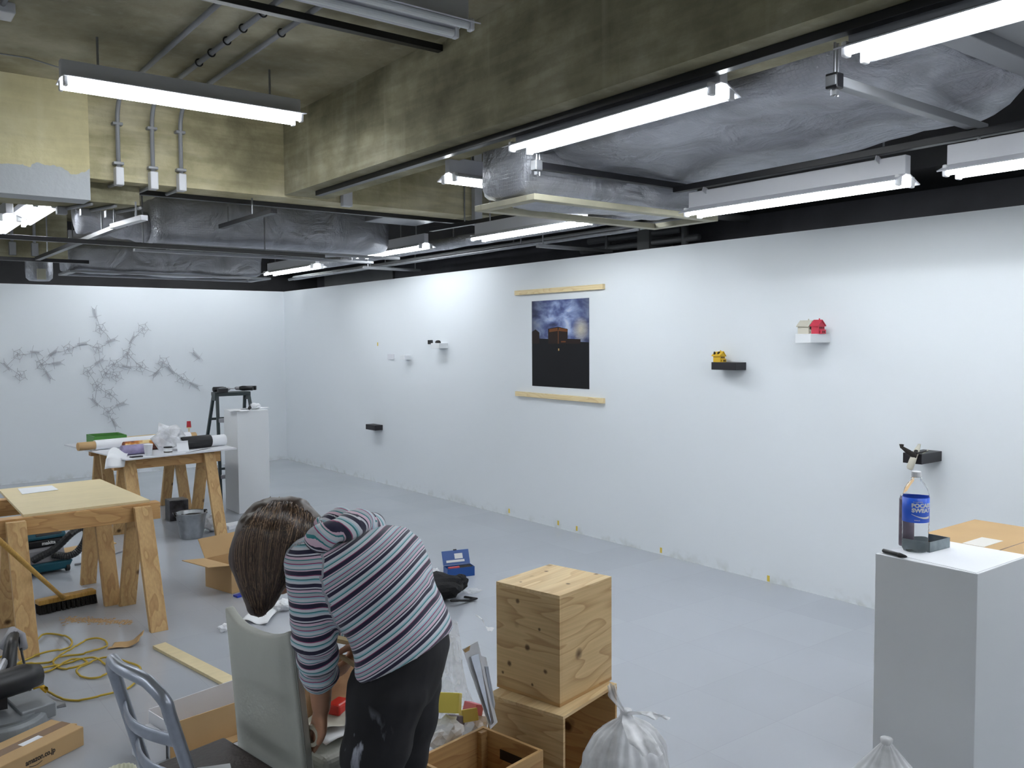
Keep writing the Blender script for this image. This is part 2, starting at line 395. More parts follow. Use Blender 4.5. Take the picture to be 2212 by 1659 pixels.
# ---------------------------------------------------------------- rails, conduits, ducts and pipes under the ceiling
M['rail_edge'] = mat('dark grey rail edge', srgb(70,70,76), .3)
def rail(a, b, label, m='black', rods=(), top=None, group='lighting rails under the ceiling'):
    t = thing('lighting_rail', label, 'lighting rail', a, 0, group)
    a, b = Vector(a), Vector(b)
    mb = MB(); mb.bar(a+Vector((0,0,.008)), b+Vector((0,0,.008)), .044, .032)
    obj('rail_channel', mb, M[m], t, world=True, bevel=.002)
    d = (b-a).normalized(); sd = Vector((-d.y, d.x, 0))*.014
    mb = MB()
    for k in (-1, 1): mb.bar(a+sd*k, b+sd*k, .006, .006)
    obj('rail_lip', mb, M['rail_edge' if m == 'black' else m], t, world=True)
    for k in rods: p = a.lerp(b, k); rod(t, [[p+Vector((0,0,.02)), Vector((p.x,p.y,top))]])
    return t
rail((2.60,5.52,2.630), (2.60,-2.5,2.630), 'long black lighting rail fixed under the great concrete beam')
rail((1.245,6.07,2.617), (4.37,6.08,2.617), 'black lighting rail running across under the beam with the conduits')
rail((3.95,6.25,2.56), (4.06,4.42,2.56), 'black lighting rail above the light beside the insulated pipe', rods=(.25,.7), top=CZ)
rail((3.775,3.40,2.478), (3.73,-1.2,2.478), 'black lighting rail along the edge of the large duct')
rail((.9,3.83,3.116), (2.478,3.81,3.116), 'black lighting rail on the slab before the unlit light')
rail((-2,6.70,2.36), (3.315,6.95,2.36), 'long thin black rail crossing in front of the middle duct', rods=(.72,.9), top=CZ)
rail((-2,9.06,2.395), (1.9,9.02,2.395), 'black rail along the farthest beam above the drawing wall')
rail((1.53,6.2,2.42), (1.46,8.95,2.4), 'dark rail running back toward the farthest beam', rods=(.2,.85), top=CZ)
rail((1.512,5.653,2.40), (1.46,6.2,2.40), 'rail end below the three conduits, its reflection painted pale', 'lamp_metal', rods=(.25,.95), top=2.52)  # near end of the dark rail, coloured pale for the light it reflects
rail((2.31,6.58,2.5), (2.313,5.585,2.5), 'short black rail sticking out under the conduit beam', rods=(.15,.62), top=2.64)
for (o_, i_) in ((L5, 0), (L6, 0)):                        # the two wall lights hang from the rail by plates
    m = wmat(o_)
    for e in (-.5, .5):
        p = m @ Vector((e,0,.1)); b = MB(); b.bar(p, (3.75,p.y,2.464), .03, .004, (0,1,0)); obj('hanger_plate', b, M['lamp_metal'], o_, world=True)
for o_, zz in ((L3, BZ), (L4, BZ)):
    m = wmat(o_); b = MB()
    for e in (-.4, .4):
        p = m @ Vector((e,0,0)); b = MB().bb((p.x-.016,p.y-.03,2.65), (p.x+.016,p.y+.03,zz+.003)); obj('mounting_block', b, M['lamp_metal'], o_, world=True)
hang(L8, 2.65 if False else CZ); hang(L9, CZ); hang(L10, CZ)

# conduits with pull boxes
def conduit(x, y0, drop, label, ties):
    t = thing('conduit', label, 'conduit', (x,5.77,2.61), 0, 'conduits across the slab and down the beam')
    pts = [(x,y0,3.155), (x,5.60,3.155)]
    for k in range(1, 7):
        a = k/7*HALF; pts.append((x, 5.60+.165*math.sin(a), 3.155-.165*(1-math.cos(a))))
    pts += [(x,5.768,2.95), (x,5.768,drop)]
    obj('pipe', MB().tube(pts, .0135, 10), M['conduit'], t, smooth=True, world=True)
    b = MB(); b.bb((x-.024,5.735,drop-.105), (x+.024,5.80,drop+.005)); obj('pull_box', b, M['lamp_metal'], t, world=True, bevel=.006)
    b = MB(); b.tube([(x,5.79,drop-.09), (x-.01,5.85,2.622), (x-.02,5.92 if x < 1.5 else 6.02,2.622)], .012, 8); obj('pipe', b, M['conduit'], t, smooth=True, world=True)
    for y in ties:
        b = MB(); b.tube([(x+.019*math.cos(q), y, 3.155+.019*math.sin(q)) for q in [i*math.pi/6 for i in range(12)]], .004, 5, True); obj('cable_tie', b, M['black'], t, world=True)
    for z in (2.98, drop+.03):
        b = MB(); b.bb((x-.03,5.752,z-.009), (x+.03,5.7995,z+.009)); obj('pipe_clip', b, M['conduit'], t, world=True, bevel=.004)
conduit(1.40, 2.6, 2.711, 'grey conduit down the beam, nearest the plastered block', ())
conduit(1.602, 2.6, 2.706, 'grey conduit down the beam, middle of three, with black cable ties', (3.95,4.2,4.42,4.65,4.85))
conduit(1.775, 2.6, 2.712, 'grey conduit down the beam, farthest from the plastered block', (4.15,))
t = thing('conduit', 'short grey conduit in the top left corner of the slab', 'conduit', (.64,4.3,3.165)); obj('pipe', MB().tube([(.64,2.8,3.165),(.64,4.63,3.165)], .013, 8), M['conduit'], t, smooth=True, world=True)
b = MB(); b.bb((.60,4.56,3.13), (.69,4.69,3.18)); obj('pull_box', b, M['lamp_metal'], t, world=True, bevel=.006)
o = obj('cable', MB().tube([pz(-60,112,3.17), pz(0,116,3.17), pz(60,125,3.17), pz(128,146,3.12)], .004, 6), M['conduit'], smooth=True); tag(o, 'thin pale cable on the slab feeding the left lit batten', 'cable')
def raceway(x, z0, z1, label, y=5.8):
    o = obj('raceway', MB().bb((x-.037,y-.05,z0), (x+.037,y,z1)), M['lamp_metal'], bevel=.004); tag(o, label, 'cable duct', 'square raceways on the conduit beam')
raceway(2.938, 2.612, 2.86, 'short square grey raceway on the beam right behind the great beam')
raceway(4.085, 2.60, 3.16, 'tall square grey raceway at the end of the conduit beam')
for x, y, z in ((.30,6.28,2.50), (.62,6.28,2.50), (.94,6.28,2.50), (1.26,6.28,2.50), (1.5,6.2,2.50)):
    pass
def clip_box(x, y, z, label):
    t = thing('conduit_outlet', label, 'conduit outlet', (x,y,z), 0, 'conduit outlets below the beams')
    b = MB(); b.bb((x-.03,y-.03,z-.05), (x+.03,y+.03,z)); obj('box', b, M['conduit'], t, world=True, bevel=.005)
    b = MB(); b.tube([(x+.02,y,z-.012), (x+.11,y-.32,z-.012)], .011, 6); obj('pipe', b, M['conduit'], t, smooth=True, world=True)
for k, x in enumerate((1.17, 1.31, 1.46)):
    clip_box(x, 6.27, 2.52, ('conduit outlet under the low beam, nearest the lit batten','middle conduit outlet under the low beam','conduit outlet under the low beam, farthest from the lit batten')[k])
for k, x in enumerate((1.28, 1.46)):
    t = thing('conduit', 'grey conduit down the farthest beam, '+('nearer the picture edge' if k == 0 else 'nearer the pale vent box'), 'conduit', (x,9.08,2.42), 0, 'conduits down the farthest beam')
    obj('pipe', MB().tube([(x,9.082,3.17),(x,9.082,2.55)], .013, 8), M['conduit'], t, smooth=True, world=True)
    obj('pull_box', MB().bb((x-.028,9.05,2.44), (x+.028,9.0995,2.56)), M['conduit'], t, world=True, bevel=.006)

# foil-wrapped ducts
def loft(stations, n=40, exp=5.0, along='y', amp=.0, freq=2.0, seed=0):
    """stations: (pos, u0, u1, z0, z1): rounded box section swept along an axis"""
    mb = MB(); rings = []
    sub = []
    for A, B in zip(stations, stations[1:]):
        k = max(2, int(abs(B[0]-A[0])/.05))
        for i in range(k): sub.append([lerp(p, q, i/k) for p, q in zip(A, B)])
    sub.append(list(stations[-1]))
    for pos, u0, u1, z0, z1 in sub:
        ring = []
        for j in range(n):
            a = 2*math.pi*j/n; c, s = math.cos(a), math.sin(a)
            r = (abs(c)**exp+abs(s)**exp)**(-1/exp)
            u = (u0+u1)/2+(u1-u0)/2*c*r; z = (z0+z1)/2+(z1-z0)/2*s*r
            p = Vector((u, pos, z)) if along == 'y' else Vector((pos, u, z))
            nv = noise.noise_vector(p*freq+Vector((seed,0,0)))*amp + noise.noise_vector(p*freq*3.1+Vector((0,seed,0)))*amp*.4
            ring.append(mb.bm.verts.new(p+nv))
        rings.append(ring)
    for A, B in zip(rings, rings[1:]):
        for k in range(n): mb.bm.faces.new((A[k], A[(k+1) % n], B[(k+1) % n], B[k]))
    mb.bm.faces.new(rings[0]); mb.bm.faces.new(rings[-1])
    return mb
t = thing('foil_wrapped_duct', 'large silver foil-wrapped air duct hanging right of the great beam', 'air duct', (3.45,2.6,2.5), 0, 'foil-wrapped air ducts')
obj('duct_body', loft([(1.50,2.86,3.75,2.62,3.02),(1.9,2.88,4.15,2.59,3.05),(2.6,2.90,4.27,2.575,3.06),(3.2,2.92,4.36,2.565,3.04),(3.62,2.92,4.38,2.565,3.0)], 48, 7, 'y', .035, 2.0, 3), M['foil'], t, smooth=True, world=True)
obj('plenum', loft([(2.80,3.55,3.90,2.40,2.95),(2.86,3.51,3.98,2.385,3.0),(3.4,3.51,3.98,2.385,2.96),(4.0,3.51,3.95,2.385,2.9),(4.1,3.54,3.9,2.40,2.8)], 48, 6, 'x', .03, 2.6, 8), M['foil'], t, smooth=True, world=True)
b = MB()
for (x0,y0,x1,y1) in ((2.80,3.46,4.22,3.52),(2.80,3.92,4.22,3.98),(2.80,3.52,2.86,3.92),(4.16,3.52,4.22,3.92)): b.bb((x0,y0,2.352), (x1,y1,2.384))
obj('outlet_frame', b, mat('dusty cream sheet', srgb(176,172,150), .6, var=.12), t, world=True, bevel=.003)
for x, y in ((2.84,2.4),(2.84,3.3),(4.20,2.4),(4.15,3.9)): rod(t, [[(x,y,2.60),(x,y,CZ)]])
t = thing('air_conditioner', 'grey sheet-metal air handler at the near end of the large foil duct', 'air handler', (3.4,1.2,2.6))
b = MB(); b.bb((2.84,.60,2.64), (4.0,1.44,3.0)); obj('casing', b, M['grey_paint'], t, world=True, bevel=.01)
b = MB(); b.bb((2.82,1.36,2.60), (4.02,1.455,2.645)); b.bb((2.82,.9,2.62), (4.02,.98,2.66)); obj('flange', b, M['conduit'], t, world=True, bevel=.004)
b = MB()
for k in range(6): b.lathe([(0,-.006),(.012,-.006),(.012,.006),(0,.006)], 8, (2.98+k*.19,1.18,2.64))
obj('bolt', b, M['steel'], t, world=True)
for x in (2.95, 3.9): rod(t, [[(x,.8,2.98),(x,.8,CZ)], [(x,1.3,2.98),(x,1.3,CZ)]])
def strut(a, b, label, m, rx):
    a, b = Vector(a), Vector(b)
    t = thing('support_strut', label, 'support strut', a, 0, 'struts carrying the lighting rail')
    obj('strut_channel', MB().bar(a, b, .04, .035), M[m], t, world=True, bevel=.003)
    for k in (0, .012):
        obj('hanger_rod', MB().tube([(rx+k*1.5, a.y, a.z-.05), (rx+k*1.5, a.y, BZ+.002)], .005, 6), M['steel'], t, world=True)
    obj('clamp', MB().bb((rx-.022,a.y-.022,a.z-.026), (rx+.022,a.y+.022,a.z+.026)), M['black' if m != 'black' else 'steel'], t, world=True, bevel=.004)
    obj('nut', MB().lathe([(0,-.012),(.014,-.012),(.014,.012),(0,.012)], 6, (rx,a.y,a.z-.035)), M['steel'], t, world=True)
strut((2.795,3.43,2.515), (3.88,3.43,2.515), 'black strut hung below the big duct near its outlet', 'black', 2.792)
strut((2.71,1.745,2.524), (3.86,1.76,2.524), 'grey strut hung below the big duct at its near half', 'conduit', 2.735)
# middle duct
t = thing('foil_wrapped_duct', 'foil-wrapped air duct in the middle bay behind the thin rail', 'air duct', (3.0,7.3,2.4), 0, 'foil-wrapped air ducts')
obj('duct_body', loft([(1.98,7.12,7.5,2.42,2.74),(2.03,7.08,7.6,2.41,2.78),(2.7,7.09,7.6,2.42,2.82),(3.4,7.1,7.6,2.43,2.86),(3.9,7.13,7.6,2.44,2.84),(4.08,7.2,7.5,2.47,2.76)], 40, 4, 'x', .028, 2.2, 1), M['foil'], t, smooth=True, world=True)
obj('flexible_duct', MB().tube([(x, 7.35+.05*math.sin(x*3), 2.58+.02*math.sin(x*9)) for x in [1.45+.05*i for i in range(12)]], [.12+.008*math.sin(i*2.2) for i in range(12)], 16), M['foil'], t, smooth=True, world=True)
b = MB(); b.bb((1.94,7.05,2.388), (4.12,7.11,2.41)); b.bb((1.94,7.55,2.388), (4.12,7.61,2.41)); obj('outlet_frame', b, M['conduit'], t, world=True, bevel=.003)
for x in (2.2, 3.0, 3.9): rod(t, [[(x,7.58,2.40),(x,7.58,CZ)]])
t = thing('foil_wrapped_duct', 'long low foil-wrapped duct box just above the drawing wall', 'air duct', (2.9,10.1,2.375), 0, 'foil-wrapped air ducts')
obj('duct_body', loft([(1.91,9.92,10.4,2.40,2.64),(1.95,9.9,10.45,2.39,2.66),(3.9,9.9,10.45,2.39,2.68),(3.95,9.92,10.4,2.40,2.66)], 36, 9, 'x', .022, 2.4, 4), M['foil'], t, smooth=True, world=True)
b = MB(); b.bb((1.90,9.86,2.366), (4.03,9.93,2.388)); b.bb((1.90,10.4,2.366), (4.03,10.47,2.388)); b.bb((1.90,9.93,2.366), (1.97,10.4,2.388)); b.bb((3.96,9.93,2.366), (4.03,10.4,2.388))
obj('outlet_frame', b, M['conduit'], t, world=True, bevel=.003)
for x in (2.0, 3.0, 3.9): rod(t, [[(x,10.2,2.6),(x,10.2,CZ)]])
t = thing('duct_box', 'bare sheet-metal duct box beside the middle foil duct', 'air duct', (3.85,6.5,2.66))
b = MB(); b.bb((3.6,6.3,2.66), (4.1,6.75,2.95)); obj('casing', b, M['steel'], t, world=True, bevel=.006)
b = MB(); b.hexa([(4.1,6.35,2.70),(4.2,6.4,2.7),(4.2,6.68,2.7),(4.1,6.7,2.70)], [(4.1,6.35,2.9),(4.2,6.4,2.85),(4.2,6.68,2.85),(4.1,6.7,2.9)]); obj('collar', b, M['grey_paint'], t, world=True, bevel=.006)
rod(t, [[(3.7,6.5,2.9),(3.7,6.5,CZ)], [(4.0,6.5,2.9),(4.0,6.5,CZ)]])
t = thing('ventilation_fan', 'round foil-clad vent with a cream switch box under the ceiling', 'vent', (1.76,10.72,2.32))
obj('shell', MB().lathe([(0,-.10),(.10,-.10),(.13,-.07),(.135,0),(.135,.15),(.12,.2),(0,.2)], 24, (1.76,10.72,2.42)), M['foil'], t, smooth=True, world=True)
b = MB(); b.bb((1.715,10.56,2.325), (1.80,10.60,2.44)); obj('switch_box', b, mat('cream plastic', srgb(196,194,176), .5), t, world=True, bevel=.004)
b = MB(); b.bb((1.735,10.565,2.44), (1.775,10.595,2.60)); obj('raceway', b, M['conduit'], t, world=True)
rod(t, [[(1.76,10.72,2.6),(1.76,10.72,CZ)]])
# pipes above the right-hand wall
def pipe(pts, r, m, label, brackets=()):
    t = thing('ceiling_pipe', label, 'pipe', pts[0], 0, 'pipes above the right-hand white wall')
    obj('pipe', MB().tube(pts, r, 14), M[m], t, smooth=True, world=True)
    for x, y, z in brackets: rod(t, [[(x,y,z),(x,y,CZ)]])
    return t
def wob(a, b, n, amp, s):
    a, b = Vector(a), Vector(b)
    return [a.lerp(b, i/n)+Vector((noise.noise(Vector((i*.6,s,0))), 0, noise.noise(Vector((s,i*.6,3)))))*amp for i in range(n+1)]
pipe(wob((4.60,10.9,2.56), (4.62,3.4,2.56), 40, .008, 2), .055, 'foil', 'thick silver-wrapped pipe running above the right wall', ((4.61,9,2.6),(4.61,6.9,2.6),(4.61,4.6,2.6)))
pipe(wob((4.77,10.9,2.47), (4.79,4.35,2.49), 30, .004, 5)+[Vector((4.85,4.2,2.5)),Vector((5.0,4.1,2.52)),Vector((5.3,4.08,2.52))], .028, 'conduit', 'medium grey pipe below the silver-wrapped pipe', ((4.78,8.5,2.48),(4.78,6.2,2.48)))
pipe(wob((4.70,10.9,2.45), (4.71,4.6,2.46), 30, .003, 9), .016, 'steel', 'thin bright pipe lowest above the right wall', ((4.705,8.7,2.46),(4.705,6.0,2.46)))
pipe(wob((4.45,10.9,2.62), (4.46,7.2,2.62), 16, .004, 11), .022, 'dark_wall', 'dark pipe along the room side of the silver-wrapped pipe', ((4.455,9.9,2.63),(4.455,7.6,2.63)))
for k, (x0, x1, y, lab) in enumerate(((4.4,5.1,8.3,'farther'),(4.56,5.4,5.6,'nearer'))):
    t = thing('pipe_bracket', '%s grey cross bracket under the pipes above the right wall' % lab, 'bracket', (x0,y,2.40), 0, 'cross brackets under the pipes')
    obj('cross_bar', MB().bar((x0,y,2.415), (x1,y,2.415), .035, .03), M['conduit'], t, world=True, bevel=.003)
    rod(t, [[(x0+.06,y,2.41),(x0+.06,y,CZ)], [(x1-.06,y,2.41),(x1-.06,y,CZ)]])
t = thing('valve_manifold', 'rusty grey pipes and valves behind the top of the right wall', 'pipework', (5.5,5.5,2.45))
for y0, y1, z in ((4.7,6.1,2.46),(4.9,6.0,2.54)): obj('pipe', MB().tube([(5.5,y0,z),(5.5,y1,z)], .028, 10), M['conduit'], t, smooth=True, world=True)
for y in (4.85,5.3,5.75): obj('valve', MB().tube([(5.5,y,2.36),(5.5,y,2.62)], .03, 10), M['conduit'], t, smooth=True, world=True)
obj('bracket', MB().bb((5.45,5.2,2.36), (5.745,5.34,2.6)), M['grey_paint'], t, world=True)

# ---------------------------------------------------------------- materials of the things
def wood2(name, light, dark, bands='Z', rings=5.0, knots=0.0, kscale=4.0, dist=4.0, rough=.55):
    return wood(name, light, dark, rings, knots, (1,1,1), rough, kscale, dist, bands)
PINE_L, PINE_D = srgb(202,168,118), srgb(150,108,64)
M['pine_leg'] = wood2('pine, upright grain', PINE_L, PINE_D, 'X', 8, .12, 4.2, 4)
M['pine_beam'] = wood2('pine, lying grain', srgb(200,160,108), srgb(146,98,56), 'Z', 9, .08, 3, 4)
M['ply_face'] = wood2('plywood, lying grain', srgb(212,184,138), srgb(150,110,66), 'Z', 11, .17, 5.5, 13)
M['ply_inner'] = wood2('plywood, inside', srgb(196,160,110), srgb(150,104,62), 'Z', 10, .15, 5, 11)
M['ply_top'] = wood2('plywood, pale top', srgb(222,198,154), srgb(186,146,98), 'Y', 8, .14, 6, 9)
M['ply_edge'] = wood2('plywood edge', srgb(196,160,110), srgb(120,88,56), 'Z', 60, 0, 4, .5)
M['board'] = mat('pale lauan board', srgb(216,200,160), .6, var=.05, vscale=6, scale=(1,6,1))
M['spruce'] = wood2('spruce batten', srgb(232,214,170), srgb(205,172,122), 'Z', 16, .03, 7, 2)
M['cardboard'] = mat('brown cardboard', srgb(186,154,110), .8, var=.05, vscale=4)
M['cardboard_in'] = mat('inside of cardboard', srgb(172,138,94), .85)
M['tape'] = mat('brown packing tape', srgb(128,100,74), .25)
M['white_paint'] = mat('white painted board plinth', srgb(224,227,230), .55, var=.02, vscale=2)
M['paper'] = mat('white paper', srgb(236,238,242), .7)
M['black_shelf'] = mat('black painted wood', srgb(30,28,33), .5)
M['yellow'] = mat('yellow painted wood', srgb(218,176,40), .6)
M['char'] = mat('charred black', srgb(38,34,32), .9, var=.4, vscale=60)
M['cream'] = mat('cream painted wood', srgb(196,192,178), .7)
M['red'] = mat('red paint', srgb(196,56,76), .5)
M['redcap'] = mat('red plastic', srgb(170,34,46), .4)
M['black_plastic'] = mat('black plastic', srgb(24,24,27), .4)
M['black_cloth'] = mat('black cloth', srgb(20,20,23), .9, bump=.4, bscale=120)
M['blue_metal'] = mat('blue enamelled steel', srgb(24,72,140), .35)
M['blue_plastic'] = mat('blue plastic', srgb(32,62,176), .35)
M['teal'] = mat('teal blue plastic', srgb(16,82,100), .45)
M['grey_plastic'] = mat('light grey plastic', srgb(150,150,156), .5)
M['bristle'] = mat('black bristles', srgb(26,24,24), .9, bump=.8, bscale=150)
M['handle_wood'] = wood2('varnished broom handle', srgb(200,160,84), srgb(160,116,56), 'X', 12, 0, 4, 2, .4)
M['cord_yellow'] = mat('yellow cable sheath', srgb(178,150,44), .5)
M['plug_yellow'] = mat('clear yellow plug', srgb(224,176,20), .25, spec=.7)
M['galv'] = mat('galvanised bucket steel', srgb(170,174,178), .35, .85, var=.2, vscale=14)
M['foam_white'] = mat('white foam board', srgb(214,216,222), .6)
M['wire'] = mat('grey wire', srgb(170,170,176), .5)
M['wire_band'] = mat('pale grey translucent strip', srgb(186,188,194), .6)
M['label_white'] = mat('printed white label', srgb(222,224,226), .5)
M['ink'] = mat('black print', srgb(52,44,38), .7)
M['tape_yellow'] = mat('yellow marking tape', srgb(222,196,84), .6)
M['alu'] = mat('brushed aluminium', srgb(168,174,186), .34, .75, var=.08, vscale=30)
M['brown_leather'] = mat('dark brown leather', srgb(50,36,34), .42, bump=.15, bscale=90)
M['white_leather'] = mat('off-white leather', srgb(186,188,180), .5, var=.04, vscale=5, bump=.12, bscale=70)
M['kraft'] = mat('brown kraft paper', srgb(172,134,98), .8, var=.08, vscale=9)
M['green'] = mat('green plastic', srgb(68,128,50), .5)
def plastic_bag(name, a, col=(232,234,238)):
    m, nt, b = newmat(name)
    b.inputs['Base Color'].default_value = srgb(*col); b.inputs['Roughness'].default_value = .28
    n = nd(nt, 'ShaderNodeTexNoise'); n.inputs['Scale'].default_value = 9; n.inputs['Detail'].default_value = 4
    nt.links.new(coords(nt), n.inputs['Vector'])
    r = ramp(nt, [(.35, (a*.55,)*3+(1,)), (.68, (min(1,a*1.35),)*3+(1,))]); nt.links.new(n.outputs[0], r.inputs[0]); nt.links.new(r.outputs[0], b.inputs['Alpha'])
    return m
M['bag'] = plastic_bag('translucent polythene bag', .72, (240,241,244))
M['bag_clear'] = plastic_bag('clear polythene bag', .32)
M['sheet_plastic'] = plastic_bag('crumpled white plastic sheet', .85)

def proj(p):
    v = Vector(p)-Vector((0,0,H)); z = v.dot(CAMF)
    return 1106+FPX*v.dot(CAMR)/z, 829.5-FPX*v.dot(CAMU)/z
def solve(fn, target, lo, hi, k=0):
    for _ in range(60):
        m = (lo+hi)/2
        if (proj(fn(m))[k]-target)*(proj(fn(lo))[k]-target) <= 0: hi = m
        else: lo = m
    return (lo+hi)/2
def frame(o, rz): return Matrix.Translation(o) @ rotz(rz)
def text_mesh(txt, size, m, mtl, parent, name, world=True, bold=.0, width=None, ext=.0004):
    cu = bpy.data.curves.new(name, 'FONT'); cu.body = txt; cu.size = size; cu.extrude = ext; cu.offset = bold; cu.align_x = 'CENTER'; cu.align_y = 'CENTER'; cu.resolution_u = 3
    tmp = bpy.data.objects.new('tmp', cu); C.objects.link(tmp)
    dg = bpy.context.evaluated_depsgraph_get(); me = bpy.data.meshes.new_from_object(tmp.evaluated_get(dg))
    bpy.data.objects.remove(tmp); bpy.data.curves.remove(cu)
    if width:
        xs = [v.co.x for v in me.vertices]; s = width/(max(xs)-min(xs)); me.transform(Matrix.Diagonal((s,1,1,1)))
    me.transform(m); me.materials.clear(); me.materials.append(mtl); me.name = name
    o = bpy.data.objects.new(name, me); C.objects.link(o)
    if parent:
        o.parent = parent
        if world: me.transform(wmat(parent).inverted())
    return o

# ---------------------------------------------------------------- things on the right-hand wall
W0 = WX
def poster():
    y0, y1, z0, z1 = 6.14, 5.385, 1.234, 1.99        # y0 = left edge in the picture
    t = thing('photo_print', 'large unframed print of a dark building under a cloudy night sky', 'photograph', (W0,(y0+y1)/2,z0))
    w_, h_ = y0-y1, z1-z0
    def P(u, v, d): return Vector((W0-.002-d, y0-u*w_, z0+v*h_))
    me = MB(); me.poly([P(0,0,0),P(1,0,0),P(1,1,0),P(0,1,0),P(0,0,-.0015),P(1,0,-.0015),P(1,1,-.0015),P(0,1,-.0015)], [(0,1,2,3),(7,6,5,4),(4,5,1,0),(5,6,2,1),(6,7,3,2),(7,4,0,3)])
    m, nt, b = newmat('printed night sky'); L = nt.links.new
    v = coords(nt); sx = nd(nt, 'ShaderNodeSeparateXYZ'); L(v, sx.inputs[0])
    n = nd(nt, 'ShaderNodeTexNoise'); n.inputs['Scale'].default_value = 6; n.inputs['Detail'].default_value = 8; n.inputs['Distortion'].default_value = .3
    L(coords(nt, (1,.8,1.6)), n.inputs['Vector'])
    r = ramp(nt, [(.28, srgb(44,48,78)), (.45, srgb(92,104,150)), (.58, srgb(150,166,204)), (.72, srgb(206,214,224))]); L(n.outputs[0], r.inputs[0])
    # the print darkens towards its corners and has one pale patch low on the right
    def blob(cy, cz, rad, soft):
        vm = nd(nt, 'ShaderNodeVectorMath', operation='DISTANCE'); vm.inputs[1].default_value = (0, cy, cz)
        mp = nt.nodes.new('ShaderNodeMapping'); mp.inputs['Scale'].default_value = (0,1,1); L(v, mp.inputs['Vector']); L(mp.outputs[0], vm.inputs[0])
        rr = nd(nt, 'ShaderNodeMapRange'); rr.inputs[1].default_value = rad; rr.inputs[2].default_value = rad*soft; rr.inputs[3].default_value = 1; rr.inputs[4].default_value = 0; L(vm.outputs['Value'], rr.inputs[0])
        return rr.outputs[0]
    vg = blob(-.02, .58, .16, 2.9)
    mx = nd(nt, 'ShaderNodeMix', data_type='RGBA'); L(vg, mx.inputs[0]); mx.inputs[6].default_value = srgb(36,34,52); L(r.outputs[0], mx.inputs[7])
    gl = blob(-.27, .50, .01, 11)
    g2 = nd(nt, 'ShaderNodeMath', operation='MULTIPLY'); L(gl, g2.inputs[0]); L(n.outputs[0], g2.inputs[1])
    m2 = nd(nt, 'ShaderNodeMix', data_type='RGBA'); L(g2.outputs[0], m2.inputs[0]); L(mx.outputs[2], m2.inputs[6]); m2.inputs[7].default_value = srgb(236,222,176)
    L(m2.outputs[2], b.inputs['Base Color']); b.inputs['Roughness'].default_value = .55; b.inputs['Specular IOR Level'].default_value = .2
    mesh = MB(); mesh.bm = me.bm
    groups = [(None, m)]
    dk = mat('printed black ground', srgb(25,25,28), .6, spec=.2); bd = mat('printed dark facade', srgb(40,30,27), .6, spec=.2); og = mat('printed orange brick', srgb(112,68,36), .6, spec=.2); lt = mat('printed lamp', srgb(190,150,90), .6)
    def shape(pts, d): mesh.poly([P(u, v_, d) for u, v_ in pts], [tuple(range(len(pts)))])
    shapes = [([(0,0),(1,0),(1,.515),(.86,.52),(.86,.55),(.66,.555),(.3,.555),(.14,.56),(0,.56)], .0003, 1),
              ([(0,.5),(.14,.5),(.14,.63),(.07,.668),(0,.64)], .0005, 2),
              ([(.30,.50),(.64,.50),(.645,.665),(.48,.693),(.30,.672)], .0007, 2),
              ([(.49,.645),(.64,.632),(.64,.662),(.49,.682)], .0009, 3), ([(.32,.632),(.47,.645),(.47,.682),(.32,.667)], .0009, 3),
              ([(.475,.50),(.487,.50),(.487,.66),(.475,.66)], .0009, 3), ([(.53,.515),(.61,.515),(.61,.53),(.53,.53)], .0009, 3),
              ([(.64,.50),(.86,.50),(.86,.548),(.64,.552)], .0005, 2), ([(.478,.42),(.498,.42),(.498,.445),(.478,.445)], .0009, 4)]
    nb = len(mesh.bm.faces)
    for pts, d, k in shapes: shape(pts, d)
    o = obj('print', mesh, m, t, world=True)
    for mm in (dk, bd, og, lt): o.data.materials.append(mm)
    for i, (pts, d, k) in enumerate(shapes): o.data.polygons[nb+i].material_index = k
    return t
poster()
def batten(z0, tilt, label):
    o = obj('wooden_batten', MB().hexa([(W0-.028,6.36,z0),(W0,6.36,z0),(W0,5.195,z0+tilt),(W0-.028,5.195,z0+tilt)],[(W0-.028,6.36,z0+.042),(W0,6.36,z0+.042),(W0,5.195,z0+.042+tilt),(W0-.028,5.195,z0+.042+tilt)]), M['spruce'], bevel=.002)
    tag(o, label, 'batten', 'battens above and below the photograph')
batten(2.052, 0, 'raw wooden batten on the wall just above the photograph'); batten(1.134, -.008, 'raw wooden batten on the wall just below the photograph')

